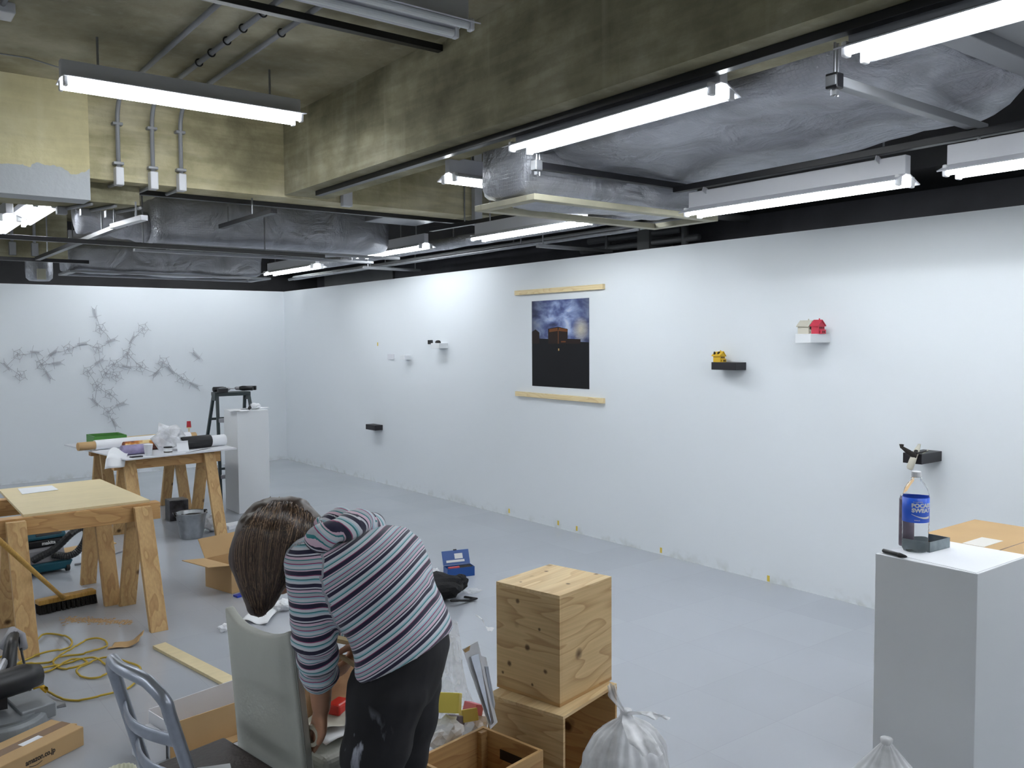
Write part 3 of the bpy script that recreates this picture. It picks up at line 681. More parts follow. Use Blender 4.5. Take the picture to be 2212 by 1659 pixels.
def wall_shelf(xr, xc, xl, yt, yb, m, label):
    y0 = pX(xr, (yt+yb)/2).y
    z1, z0 = pX(xr, yt).z, pX(xr, yb).z
    p = solve(lambda q: (W0-q, y0, z0), xc, 0, .6)
    y1 = solve(lambda q: (W0-p, y0+q, z0), xl, 0, 1.2)+y0
    o = obj('shelf_box', MB().bb((W0-p,y0,z0), (W0,y1,z1)), M[m], bevel=.002)
    tag(o, label, 'wall shelf', 'small box shelves on the right wall')
    return p, y0, y1, z1, z0
def house(base, w_, d_, h_, body, roof, rz, label, burnt=False, scale=1):
    t = thing('model_house', label, 'model house', base, rz)
    wl, dp = w_/2, d_/2
    b = MB(); b.bb((-wl,-dp,0), (wl,dp,h_))
    b.poly([(-wl,-dp,h_),(-wl,dp,h_),(-wl,0,h_+dp*.9),(wl,-dp,h_),(wl,dp,h_),(wl,0,h_+dp*.9)], [(0,1,2),(3,5,4)])
    b.bb((-wl-.010,-dp,0), (-wl,dp*.5,h_*.5)); b.bb((-wl*.4,-dp-.008,0), (wl*.3,-dp,h_*.9))
    obj('walls', b, body, t)
    b = MB()
    for s in (-1, 1):
        b.hexa([(-wl-.006,s*(dp+.008),h_-.006),(wl+.006,s*(dp+.008),h_-.006),(wl+.006,0,h_+dp*.9),(-wl-.006,0,h_+dp*.9)], [(-wl-.006,s*(dp+.008),h_),(wl+.006,s*(dp+.008),h_),(wl+.006,0,h_+dp*.9+.006),(-wl-.006,0,h_+dp*.9+.006)])
    if burnt: b.jitter(.006, 40)
    obj('roof', b, roof, t)
    b = MB(); b.bb((-wl*.5,-.003,h_+dp*.5), (-wl*.5+.006,.003,h_+dp*.9+.014)); obj('chimney', b, body, t)
    def win(c, d): obj('window', MB().box(c, d), M['char'], t)
    for x in (-.75, .55, .85):
        for z in (.22, .68): win((x*wl,-dp,h_*z), (.008,.002,.012))
    for y in (-.5, 0, .5):
        win((-wl-(.010 if y < .5 else 0),y*dp,h_*.22), (.002,.008,.012)); win((-wl,y*dp,h_*.72), (.002,.008,.012))
    return t
s1 = wall_shelf(2034.6, 1991, 1950, 974.5, 996, 'black_shelf', 'black box shelf under the burnt model aeroplane, above the water bottle')
s2 = wall_shelf(1794, 1751, 1717.5, 721, 740, 'white_paint', 'white box shelf carrying a cream and a red model house')
s3 = wall_shelf(1612, 1589, 1536.5, 782.5, 799, 'black_shelf', 'black box shelf carrying a yellow burnt model house')
s4 = wall_shelf(827, 810, 790, 918, 929, 'black_shelf', 'empty low black box shelf toward the far corner')
s5 = wall_shelf(967.5, 949, 930.5, 741, 752.5, 'white_paint', 'white box shelf with small black objects, left of the photograph')
s6 = wall_shelf(888, 874, 864, 767, 777, 'white_paint', 'small plain white box shelf, farther left than the photograph')
o = obj('wall_plate', MB().bb((W0-.012,8.60,1.435), (W0,8.74,1.495)), M['foam_white']); tag(o, 'tiny pale square plate on the wall beside the plain white shelf', 'plate')
mid = lambda s: ((W0-s[0]/2), (s[1]+s[2])/2, s[3])
hx, hy, hz = mid(s3); house((hx-.01, hy+.075, hz), .062, .052, .045, M['yellow'], M['yellow'], HALF*1.0, 'yellow model house with a charred broken roof', True)
b = MB()
for k in range(9): b.tube([(hx-.02+.017*math.cos(k*2.1), hy+.085+.018*math.sin(k*2.1), hz+.054+.004*(k % 4)), (hx-.02+.022*math.cos(k*2.1+.5), hy+.085+.024*math.sin(k*2.1+.9), hz+.061+.005*(k % 3))], [.008,.005], 6)
o = obj('charred_roof', b, M['char']); o.parent = [x for x in bpy.data.objects if x.name.startswith('model_house')][-1]; o.data.transform(wmat(o.parent).inverted())
hx, hy, hz = mid(s2); house((hx-.005, hy+.045, hz), .078, .066, .05, M['cream'], M['cream'], HALF, 'cream model house with a gable roof on the white shelf')
house((hx+.0, hy-.035, hz), .05, .066, .052, M['red'], M['red'], HALF, 'red model house standing against the cream one')
# burnt model aeroplane leaning over the shelf edge
ax, ay, az = W0-s1[0]-.0, s1[2]-.02, s1[3]
t = thing('model_aeroplane', 'burnt cream model aeroplane tilted over the edge of the black shelf', 'model aeroplane', (ax,ay,az))
A = Vector((ax-.03, ay+.03, az+.035)); B = pd(1960, 1012, (Vector((ax,ay,0))).dot(CAMF)-.05)
nose = pX(1964, 1014, ax-.04); tail = pX(1948, 966, ax-.06); root = pX(1975, 985, ax-.03); wtip = pX(1986, 960, ax+.06); w2 = pX(2003, 974, ax+.05)
obj('fuselage', MB().tube([tail, tail.lerp(root,.5), root, root.lerp(wtip,.4)], [.008,.014,.018,.012], 10), M['char'], t, smooth=True, world=True)
obj('wing', MB().tube([root, root.lerp(nose,.4), nose.lerp(root,.1), nose], [.018,.02,.02,.012], 10, flat=.5), M['cream'], t, smooth=True, world=True)
obj('wing', MB().tube([root, root.lerp(wtip,.5), wtip], [.018,.016,.008], 10, flat=.5), M['cream'], t, smooth=True, world=True)
obj('tail_fin', MB().tube([tail+Vector((0,.0,.015)), tail, tail.lerp(root,.25)], [.014,.012,.006], 8, flat=.4).jitter(.004,60), M['char'], t, world=True)
obj('tailplane', MB().tube([root+Vector((0,-.01,.015)), w2], [.010,.007], 8, flat=.4), M['char'], t, world=True)
obj('tailplane', MB().tube([pX(1990,983,ax+.03), pX(2006,971,ax+.05)], [.009,.006], 8, flat=.4), M['cream'], t, world=True)
for (fx, fy, zz, r, lab) in ((s5[0]*.7, .15, .0, .018, 'small black lump on the white shelf left of the photograph'),):
    p = Vector((W0-s5[0]*.6, lerp(s5[1], s5[2], .55), s5[3])); b = MB(); b.lathe([(0,0),(.028,0),(.03,.012),(.02,.024),(0,.028)], 12, p); b.jitter(.004, 50)
    o = obj('black_pebble', b, M['char']); tag(o, lab, 'object')
p = pX(932, 739); o = obj('black_plug', MB().bb((W0-.03,p.y-.03,p.z-.022), (W0,p.y+.03,p.z+.022)), M['black_plastic'], bevel=.004); tag(o, 'small black cube fixed to the wall beside the white shelf', 'fixture')
for (x, y), lab in zip([(1100,1103),(1206,1129),(1246,1141),(1428,1188),(1660,1249),(816,743)], ['farthest along the foot of the right wall','in the close pair, farther from the camera','in the close pair, nearer the camera','at the foot of the right wall beyond the plywood boxes','at the foot of the right wall nearest the plinth','high on the right wall by the pale plate']):
    p = pX(x, y); o = obj('tape_mark', MB().bb((W0-.002,p.y-.010,p.z-.022), (W0,p.y+.010,p.z+.018)), M['tape_yellow']); tag(o, 'strip of yellow tape '+lab, 'tape mark', 'yellow tape marks on the right wall')

# ---------------------------------------------------------------- wire drawing on the far wall
S_ = {}
for k, (x, y) in {'a':(612,380),'c':(715,555),'e':(530,575),'g':(340,635),'i':(225,630),'k':(40,720),'m':(365,700),'n':(310,780),'p':(850,550),'u':(640,690),'x':(815,725),'z':(1005,765),'B':(1100,745),'D':(1250,840),'G':(610,950),'H':(775,965),'J':(735,1085)}.items(): S_[k] = (x, y)
C_ = {'b':(645,480),'d':(630,605),'f':(440,610),'h':(265,710),'j':(115,645),'l':(130,780),'o':(920,480),'q':(820,640),'r':(730,710),'s':(565,755),'t':(680,768),'v':(750,785),'y':(905,725),'A':(1050,695),'C':(1170,800),'E':(625,850),'F':(705,900),'I':(695,1015)}
LINKS = 'ab bc cd de ef fg gh hi ij jk kl hm hn op pq qr qx qy xy yz zA AB BC CD du us rt ut tv rx sE tE EF EG FH GI HI IJ'.split()
t = thing('wire_drawing', 'spreading grey wire drawing like a molecule chain on the far white wall', 'wall sculpture', (2.6,WY,.8))
def wp(x, y): return pY(x/2.989, 550+y/2.989, WY)
def wires(segs, name, m, par, r=.0019, off=.02):
    b = MB()
    for s in segs: b.tube([p+Vector((0,-off-.015*(i % 2),0)) for i, p in enumerate(s)], r, 4)
    return obj(name, b, M[m], par, world=True)
POS = dict(S_); POS.update(C_)
rnd = random.Random(3)
def cage(k, x, y, par):
    a0 = rnd.random()*6; R_ = 35
    P5 = [wp(x+R_*math.cos(a0+i*1.257), y+R_*math.sin(a0+i*1.257)) for i in range(5)]
    Q5 = [wp(x+R_*.45*math.cos(a0+.6+i*1.257), y+R_*.45*math.sin(a0+.6+i*1.257)) for i in range(5)]
    segs = [[P5[i], P5[(i+1) % 5]] for i in range(5)]+[[P5[i], Q5[i]] for i in range(5)]+[[Q5[i], Q5[(i+2) % 5]] for i in range(5)]
    segs += [[P5[i], wp(x+R_*1.5*math.cos(a0+i*1.257+.15), y+R_*1.5*math.sin(a0+i*1.257+.15))] for i in range(5)]
    wires(segs, 'wire_cage', 'wire', par)
def star(k, x, y, par, ang):
    d = Vector((math.cos(ang), math.sin(ang))); n = Vector((-d.y, d.x))
    w3 = lambda u, v: wp(x+1.25*(d.x*u+n.x*v), y+1.25*(d.y*u+n.y*v))
    o = wires([[w3(-30,-9), w3(28,-4)], [w3(-30,9), w3(28,4)], [w3(-30,-9), w3(-18,0), w3(-30,9)], [w3(-30,-9), w3(-40,-16)], [w3(-30,9), w3(-40,16)], [w3(14,-30), w3(18,0), w3(12,34)], [w3(28,-4), w3(42,-2)]], 'wire_star', 'wire', par, .0017)
    b = MB(); q = [w3(-22,-5), w3(26,-2.5), w3(26,2.5), w3(-22,5)]
    b.hexa([p+Vector((0,-.012,0)) for p in q], [p+Vector((0,-.016,0)) for p in q]); obj('strip', b, M['wire_band'], o, world=True)
for k, (x, y) in C_.items(): cage(k, x, y, t)
NB = {k: [b for a, b in LINKS if a == k]+[a for a, b in LINKS if b == k] for k in POS}
for k, (x, y) in S_.items():
    q = POS[NB[k][0]] if NB[k] else (x+30, y+10)
    star(k, x, y, t, math.atan2(q[1]-y, q[0]-x)+(.25 if len(NB[k]) > 1 else 0) if k != 'a' else 1.4)
segs = []
for a, b in LINKS:
    p, q = POS[a], POS[b]; mx_, my_ = (p[0]+q[0])/2+rnd.uniform(-6,6), (p[1]+q[1])/2+rnd.uniform(-6,6)
    segs.append([wp(*p), wp(mx_, my_), wp(*q)])
wires(segs, 'wire_link', 'wire', t, .0022)
t = thing('wire_star_piece', 'single small wire star hung alone right of the big wire drawing', 'wall sculpture', wp(1265,650)); star('z', 1265, 650, t, .75)

# ---------------------------------------------------------------- plinths
def plinth(x0, y0, x1, y1, h_, label):
    o = obj('display_plinth', MB().bb((x0,y0,0), (x1,y1,h_)), M['white_paint'], bevel=.002); tag(o, label, 'plinth', 'white plinths')
    return o
plinth(2.99, 8.205, 3.30, 8.57, .982, 'tall white plinth standing between the far work table and the corner')
plinth(2.524, 1.142, 2.86, 1.450, .982, 'tall white plinth in the right foreground with the bottle on it')
PT = .982
def flat(name, pts, th, m, label, cat, par=None, z=None):
    b = MB(); n = len(pts)
    vs = [Vector((p[0],p[1],p[2] if len(p) > 2 else z)) for p in pts]
    b.poly(vs+[v+Vector((0,0,th)) for v in vs], [list(reversed(range(n))), list(range(n,2*n))]+[(i,(i+1) % n,n+(i+1) % n,n+i) for i in range(n)])
    o = obj(name, b, M[m] if isinstance(m, str) else m, par, world=bool(par))
    if label: tag(o, label, cat)
    return o
flat('paper_sheet', [(2.53,1.149),(2.855,1.146),(2.855,1.40),(2.56,1.445)], .0012, 'paper', 'white sheet of paper covering the top of the right plinth', 'paper', z=PT)
PZ = PT+.0013
# sports-drink bottle
bx, by = 2.640, 1.385
t = thing('water_bottle', 'clear plastic drink bottle with a blue label and white cap on the right plinth', 'bottle', (bx,by,PZ))
m_, nt_, b_ = newmat('clear bottle plastic'); b_.inputs['Base Color'].default_value = (.97,.98,1,1); b_.inputs['Roughness'].default_value = .04; b_.inputs['Transmission Weight'].default_value = 1; b_.inputs['IOR'].default_value = 1.12
prof = [(0,.004),(.022,.001),(.034,.003),(.038,.012),(.0385,.03),(.037,.034),(.0385,.038),(.037,.050),(.0385,.054),(.037,.066),(.0385,.07),(.0375,.082),(.0385,.086),(.0385,.165),(.0375,.18),(.033,.197),(.025,.213),(.016,.224),(.0125,.229),(.0125,.238)]
obj('bottle_body', MB().lathe(prof, 40, (bx,by,PZ)), m_, t, smooth=True, world=True)
obj('neck_ring', MB().lathe([(.0125,.228),(.0165,.229),(.0165,.232),(.0125,.233)], 28, (bx,by,PZ)), m_, t, smooth=True, world=True)
obj('cap', MB().lathe([(0,.251),(.0125,.251),(.0142,.249),(.0145,.235),(.0145,.2335),(0,.2335)], 32, (bx,by,PZ)), M['white_plastic'], t, world=True, bevel=.001)
m_lab = mat('blue printed label', srgb(34,96,222), .35)
lab = obj('label', MB().lathe([(.0387,.096),(.0392,.096),(.0392,.172),(.0387,.172)], 48, (bx,by,PZ)), m_lab, t, smooth=True, world=True)
cam_ang = math.atan2(-by, -bx)                     # the way the bottle faces
def wrap_text(txt, size, z, shift, width, bold=.0):
    o = text_mesh(txt, size, Matrix.Identity(4), M['label_white'], None, 'label_lettering', bold=bold, width=width)
    R_ = .0394
    for v in o.data.vertices:
        a = cam_ang + (v.co.x+shift)/R_
        v.co = Vector((bx+(R_+v.co.z)*math.cos(a), by+(R_+v.co.z)*math.sin(a), PZ+z+v.co.y))
    o.parent = lab; o.data.transform(wmat(lab).inverted()); return o
wrap_text('POCARI', .0165, .149, .019, .062, .0009); wrap_text('SWEAT', .0165, .134, .019, .062, .0009)
wrap_text('ion supply drink', .0042, .1605, .006, .028); wrap_text('900ml', .0045, .104, .004, .016)
b = MB(); R_ = .0395; top = []; bot = []
for i in range(25):
    u = i/24; a = cam_ang+(-.012+u*.058)/R_; zt = .124-.009*math.sin(u*math.pi*.75)-.001; th = .0012+.0062*u**1.2
    top.append(Vector((bx+R_*math.cos(a), by+R_*math.sin(a), PZ+zt))); bot.append(Vector((bx+R_*math.cos(a), by+R_*math.sin(a), PZ+zt-th)))
b.poly(top+bot, [(i,i+1,26+i,25+i) for i in range(24)]); obj('wave_mark', b, M['label_white'], lab, world=True, solid=.0003)
# spray can behind the bottle
sx_, sy_ = 2.672, 1.475-.055
t = thing('spray_can', 'slim grey spray can half hidden behind the drink bottle', 'spray can', (2.618,1.432,PZ))
cc = (2.622,1.436,PZ)
sx_ = pz(1958,1178,PZ); cc = (sx_.x, sx_.y, PZ)
t.location = cc; t.matrix_basis = Matrix.Translation(cc)
obj('can_body', MB().lathe([(0,0),(.0225,0),(.0235,.003),(.0235,.150),(.020,.158),(0,.158)], 28, cc), mat('mauve grey print', srgb(120,108,120), .4, .3, var=.2, vscale=40), t, smooth=False, world=True)
obj('rim', MB().lathe([(.0205,.157),(.0215,.160),(.0195,.163),(.0,.163)], 28, cc), M['steel'], t, smooth=True, world=True)
obj('nozzle', MB().lathe([(0,.163),(.006,.163),(.006,.172),(0,.172)], 14, cc), M['white_plastic'], t, world=True)
# felt pen
p0, p1 = pz(1907,1189,PZ+.006), pz(1959,1203,PZ+.006)
t = thing('felt_pen', 'black felt-tip pen lying on the corner of the right plinth', 'pen', p0)
d_ = (p1-p0).normalized()
obj('barrel', MB().tube([p0, p0+d_*.003, p0.lerp(p1,.62), p0.lerp(p1,.66)], [.004,.0062,.0062,.0062], 14), M['black_plastic'], t, smooth=True, world=True)
obj('cap', MB().tube([p0.lerp(p1,.655), p0.lerp(p1,.72), p1-d_*.006, p1], [.007,.007,.0045,.002], 14), M['black_plastic'], t, smooth=True, world=True)
# small grey metal tray with debris
q = pz(2008,1184,PZ); q2 = pz(2072,1163,PZ)
t = thing('metal_tray', 'small open grey metal tray with brown crumbs behind the drink bottle', 'tray', q)
ang = -.05; fr = frame(pz(2035,1187,PZ), ang)
b = MB(); tw, td, th_ = .105, .085, .032
for a_, c_ in (((-.07,0,0),(.045,.002,th_)), ((-.07,td-.002,0),(.045,td,th_)), ((-.07,0,0),(-.068,td,th_)), ((.043,0,0),(.045,td,th_)), ((-.07,0,0),(.045,td,.002))):
    e = MB(); e.bb(a_, c_)
    for v in e.bm.verts: v.co = fr @ v.co
    me_ = bpy.data.meshes.new('x'); e.bm.to_mesh(me_); e.bm.free(); b.bm.from_mesh(me_); bpy.data.meshes.remove(me_)
obj('tray_body', b, mat('scuffed grey zinc', srgb(128,138,142), .45, .5, var=.2, vscale=30), t, world=True)
b = MB(); rn = random.Random(5)
for k in range(40):
    c_ = fr @ Vector((rn.uniform(-.06,.035), rn.uniform(.01,td-.01), .006+rn.random()*.006)); b.box(c_, (rn.uniform(.004,.014), rn.uniform(.003,.008), rn.uniform(.003,.006)), rotz(rn.random()*3).to_3x3())
o = obj('crumbs', b, mat('brown crumbs', srgb(74,58,46), .9, var=.4, vscale=90), t, world=True); o['kind'] = 'stuff'
# cardboard box behind the plinth, seen over its edge
t = thing('cardboard_box', 'closed cardboard box with white tape just beyond the right plinth', 'box', (3.55,1.5,0))
a0 = pz(2065,1182,.90); 
b = MB(); b.bb((3.30,1.25,0), (3.85,1.76,.866)); obj('carton', b, M['cardboard'], t, world=True, bevel=.003)
b = MB(); b.bb((3.36,1.50,.8661), (3.52,1.58,.8672)); obj('tape', b, mat('white tape', srgb(220,216,208), .4), t, world=True)
b = MB(); b.bb((3.30,1.44,.8662), (3.85,1.445,.8666)); obj('flap_seam', b, M['tape'], t, world=True)

# ---------------------------------------------------------------- trestles and tables
def trestle(cx, cy, half, h_, ang, label, spread=.30):
    t = thing('sawhorse', label, 'sawhorse', (cx,cy,0), ang, 'wooden sawhorses')
    b = MB(); b.box((0,0,h_-.05), (2*half+.16,.085,.10)); obj('beam', b, M['pine_beam'], t, bevel=.003)
    for sx in (-1, 1):
        for sy in (-1, 1):
            x = sx*(half-.03); b = MB(); wd = .048
            top, bot = (sy*.0435, h_-.012), (sy*spread, 0)
            dy, dz = bot[0]-top[0], bot[1]-top[1]; l = math.hypot(dy, dz); ny, nz = -dz/l*sy, dy/l*sy
            th = .038
            b.hexa([(x-wd,bot[0],0),(x+wd,bot[0],0),(x+wd,bot[0]+sy*th/abs(dz/l),0),(x-wd,bot[0]+sy*th/abs(dz/l),0)],
                   [(x-wd,top[0],top[1]),(x+wd,top[0],top[1]),(x+wd,top[0]+sy*th/abs(dz/l),top[1]),(x-wd,top[0]+sy*th/abs(dz/l),top[1])])
            obj('leg', b, M['pine_leg'], t, bevel=.002)
    return t
trestle(1.06, 5.47, .36, .690, .02, 'front wooden sawhorse carrying the pale board in the left foreground')
trestle(0.99, 6.16, .345, .690, .02, 'rear wooden sawhorse carrying the pale board in the left foreground', .29)
flat('table_board', [(.775,5.44),(1.449,5.468),(1.405,6.53),(.79,6.49)], .014, 'board', 'bare pale plywood board laid across the two front sawhorses', 'table top', z=.6905)
flat('paper_sheet', [tuple(pz(38,1056,.706)),tuple(pz(112,1049,.706)),tuple(pz(126,1058,.706)),tuple(pz(48,1068,.706))], .002, 'paper', 'white sheet lying on the bare pale board', 'paper')
trestle(2.19, 7.68, .36, .700, .02, 'front wooden sawhorse under the cluttered white work table')
trestle(2.25, 8.80, .36, .700, .03, 'rear wooden sawhorse under the cluttered white work table')
TZ = .7005
flat('table_board', [(1.80,7.43),(2.755,7.585),(2.735,9.08),(1.62,8.9)], .011, 'foam_white', 'white board used as a work table, crowded with rolls and tools', 'table top', z=TZ)
TZ = .7117
# what lies on the far table
def roll(a, b_, r, m, label, core=None, cat='roll'):
    a, b_ = Vector(a), Vector(b_)
    t = thing('paper_roll', label, cat, a)
    d = (b_-a).normalized()
    mb = MB(); mb.tube([a, b_], r, 20); obj('roll_body', mb, M[m] if isinstance(m, str) else m, t, smooth=False, world=True)
    if core:
        mb = MB(); mb.tube([a-d*.002, b_+d*.002], r*.72, 16); obj('roll_core', mb, M[core], t, world=True)
    return t
t = thing('paper_roll', 'long white paper roll on a cardboard tube across the cluttered work table', 'roll', (1.60,8.21,TZ))
c0_, c1_ = Vector((1.60,8.21,TZ+.044)), Vector((2.66,8.42,TZ+.044)); a0_, a1_ = c0_.lerp(c1_,.13), c0_.lerp(c1_,.945)
obj('paper_layer', MB().tube([a0_, a1_], .0435, 24), M['paper'], t, world=True)
obj('cardboard_tube', MB().tube([c0_, a0_-(a1_-a0_).normalized()*.0005], .036, 20), M['cardboard'], t, world=True)
obj('cardboard_tube', MB().tube([a1_+(a1_-a0_).normalized()*.0005, c1_], .036, 20), M['cardboard'], t, world=True)
obj('tube_bore', MB().tube([c0_-(a1_-a0_).normalized()*.001, c0_+(a1_-a0_).normalized()*.0005], .029, 20), M['cardboard_in'], t, world=True)
m_, nt_, b_ = newmat('printed paper in brown, gold and violet')
n_ = nd(nt_, 'ShaderNodeTexNoise'); n_.inputs['Scale'].default_value = 9; n_.inputs['Detail'].default_value = 6; nt_.links.new(coords(nt_), n_.inputs['Vector'])
r1 = ramp(nt_, [(.35, srgb(60,34,30)), (.46, srgb(120,64,40)), (.55, srgb(190,120,50)), (.62, srgb(230,206,150))]); nt_.links.new(n_.outputs[0], r1.inputs[0]); nt_.links.new(r1.outputs[0], b_.inputs['Base Color'])
M['print_gold'] = m_
M['print_violet'] = mat('printed paper in violet grey', srgb(140,132,164), .5, var=.35, vscale=12)
roll((1.90,7.92,TZ+.045), (2.24,7.97,TZ+.045), .045, 'print_gold', 'brown and gold printed paper roll behind the paper cup')
roll((1.83,7.70,TZ+.042), (2.06,7.73,TZ+.042), .042, 'print_violet', 'violet grey printed paper roll left of the paper cup')
roll((2.33,7.78,TZ+.055), (2.60,7.83,TZ+.055), .055, 'black_plastic', 'thick black roll at the right end of the work table', 'foam_white')
roll((2.603,7.832,TZ+.05), (2.74,7.856,TZ+.05), .05, 'paper', 'white paper roll end sticking out beside the black roll')
t = thing('tool_crate', 'green open plastic crate on the far left of the work table', 'crate', (1.93,8.7,TZ))
b = MB(); 
for a_, c_ in (((1.80,8.55,TZ),(2.08,8.565,TZ+.085)),((1.80,8.84,TZ),(2.08,8.855,TZ+.085)),((1.80,8.565,TZ),(1.815,8.84,TZ+.085)),((2.065,8.565,TZ),(2.08,8.84,TZ+.085)),((1.815,8.565,TZ),(2.065,8.84,TZ+.008))): b.bb(a_, c_)
obj('crate_body', b, M['green'], t, world=True)
b = MB(); b.bb((1.83,8.6,TZ+.009), (2.05,8.82,TZ+.06)); b.jitter(.008, 20); obj('contents', b, M['char'], t, world=True)
flat('wooden_batten', [(2.10,8.64),(2.55,8.72),(2.54,8.76),(2.09,8.68)], .055, 'spruce', 'wooden batten lying beside the green crate', 'batten', z=TZ+.0005)
t = thing('paper_cup', 'white paper cup standing at the front of the work table', 'cup', (2.0,7.55,TZ))
obj('cup_body', MB().lathe([(0,0),(.026,0),(.036,.092),(.038,.094),(.036,.096),(.034,.092),(.025,.004),(0,.004)], 24, (2.0,7.55,TZ)), M['paper'], t, smooth=True, world=True)
def crumple(c, s, seed, name, m, label, cat, flatten=True, amp=.35, sub=3, par=None):
    b = MB(); bmesh.ops.create_icosphere(b.bm, subdivisions=sub, radius=1)
    for v in b.bm.verts:
        k = 1+amp*noise.noise(v.co*1.7+Vector((seed,0,0)))+amp*.6*noise.noise(v.co*4+Vector((0,seed,0)))
        v.co = Vector((v.co.x*s[0]*k, v.co.y*s[1]*k, v.co.z*s[2]*k))
    zmin = min(v.co.z for v in b.bm.verts)
    for v in b.bm.verts: v.co = v.co+Vector((c[0],c[1],c[2]-zmin*1.0 if flatten else c[2]))
    if par: return obj(name, b, M[m], par, world=True)
    o = obj(name, b, M[m]); return tag(o, label, cat)
crumple((2.225,7.775,TZ), (.115,.05,.105), 5, 'plastic_sheet', 'sheet_plastic', 'crumpled translucent white plastic standing in the middle of the work table', 'plastic sheet', True, .75, 2)
t = thing('paint_can', 'small white can with a black lid at the front of the work table', 'can', (2.165,7.57,TZ))
obj('can_body', MB().lathe([(0,0),(.034,0),(.034,.05),(0,.05)], 24, (2.165,7.575,TZ)), M['label_white'], t, world=True)
obj('lid', MB().lathe([(0,.0505),(.035,.0505),(.035,.06),(0,.06)], 24, (2.165,7.575,TZ)), M['black_plastic'], t, world=True)
obj('label', MB().lathe([(.0342,.012),(.0345,.012),(.0345,.022),(.0342,.022)], 24, (2.165,7.575,TZ)), M['ink'], t, world=True)
flat('smartphone', [(1.855,7.485),(1.945,7.50),(1.935,7.54),(1.845,7.525)], .009, 'black_plastic', 'black phone lying on the near left corner of the work table', 'phone', z=TZ+.0003)
flat('steel_ruler', [(2.30,7.545),(2.325,7.54),(2.56,7.70),(2.54,7.712)], .002, 'steel', 'grey steel ruler lying slantwise on the work table', 'ruler', z=TZ+.0003)
b = MB(); b.grid(lambda u, v: Vector((2.27+.10*u, 7.66+.015*u+.03*math.sin(v*2.2), TZ+.0+.085*math.sin(v*1.6))), 6, 8); o = obj('folded_paper', b, M['paper'], solid=.002); tag(o, 'folded white paper standing in front of the black roll', 'paper')
b = MB(); b.grid(lambda u, v: Vector((1.70+.16*u-.05*v, 7.56+.05*u-.09*(v-.3)+.02*math.sin(u*6), TZ+.004+(.03*math.sin(u*5)+.10*max(0,.5-v)) if v < .6 else TZ+.004+.03*math.sin(u*5)*(1-v)-.16*(v-.6)*1.2)), 12, 12); o = obj('loose_paper', b, M['paper'], solid=.0015, smooth=True); tag(o, 'white curled paper hanging over the left front edge of the work table', 'paper')
t = thing('wooden_peg_stand', 'thin wooden stand with a red plastic cap at the back of the work table', 'stand', (2.665,8.62,TZ))
obj('stem', MB().lathe([(.03,0),(.03,.006),(.006,.01),(.006,.10),(.022,.105),(.022,.112),(0,.112)], 12, (2.665,8.62,TZ)), M['spruce'], t, world=True)
obj('red_cap', MB().lathe([(0,.1125),(.022,.1125),(.018,.17),(0,.17)], 16, (2.665,8.62,TZ)), M['redcap'], t, world=True)
flat('black_tablet', [(2.40,8.45),(2.52,8.47),(2.50,8.56),(2.38,8.54)], .012, 'black_plastic', 'flat black device at the back right of the work table', 'device', z=TZ+.0003)
o = obj('wood_block', MB().bb((2.50,8.72,TZ), (2.575,8.80,TZ+.04)), M['pine_beam'], bevel=.003); tag(o, 'small brown wood block at the back right corner of the work table', 'block')

# ladder behind the far plinth
t = thing('step_ladder', 'dark green metal step ladder standing behind the far white plinth', 'ladder', (3.25,9.0,0))
m_lad = mat('dark green enamel', srgb(38,50,52), .4)
def ladder_side(y, ytop, nm):
    for sx in (-1, 1):
        b = MB(); b.bar((3.24+sx*.235,y,0), (3.24+sx*.165,ytop,1.11), .035, .028, (1,0,0)); obj('rail', b, m_lad, t, world=True, bevel=.004)
ladder_side(8.75, 9.0, 'f'); ladder_side(9.45, 9.10, 'b')
for z in (.28, .56, .84):
    k = z/1.11; hw = lerp(.235, .165, k)
    obj('step', MB().bb((3.24-hw,lerp(8.75,9.0,k)-.03,z-.02), (3.24+hw,lerp(8.75,9.0,k)+.03,z+.02)), M['grey_plastic'], t, world=True, bevel=.004)
    obj('cross_bar', MB().bb((3.24-hw,lerp(9.45,9.10,k)-.012,z-.012), (3.24+hw,lerp(9.45,9.10,k)+.012,z+.012)), m_lad, t, world=True)
obj('top_platform', MB().bb((3.06,8.97,1.085), (3.42,9.14,1.125)), m_lad, t, world=True, bevel=.005)
for sx in (-1, 1): obj('hinge', MB().bb((3.24+sx*.175-.012,8.99,1.04), (3.24+sx*.175+.012,9.11,1.124)), m_lad, t, world=True, bevel=.004)
def drill(x, y, z, rz, label):
    t = thing('cordless_drill', label, 'drill', (x,y,z), rz)
    obj('motor_housing', MB().tube([(-.09,0,.028),(-.085,0,.028),(.02,0,.028),(.05,0,.028)], [.018,.026,.026,.02], 14), M['black_plastic'], t, smooth=True)
    obj('chuck', MB().tube([(.051,0,.028),(.085,0,.028),(.10,0,.028)], [.018,.018,.008], 12), M['grey_plastic'], t)
    obj('bit', MB().tube([(.10,0,.028),(.14,0,.028)], .004, 6), M['steel'], t)
    obj('grip', MB().tube([(-.03,-.02,.024),(-.045,-.07,.022),(-.05,-.11,.022)], [.018,.017,.018], 10), M['teal'], t, smooth=True)
    obj('battery', MB().bb((-.10,-.165,.0), (-.0,-.112,.045)), M['black_plastic'], t, bevel=.005)
drill(3.15, 9.09, 1.1255, .1, 'black cordless drill lying on top of the green ladder, on the left')
drill(3.40, 9.10, 1.1255, 2.6, 'second cordless drill lying on top of the green ladder, on the right')
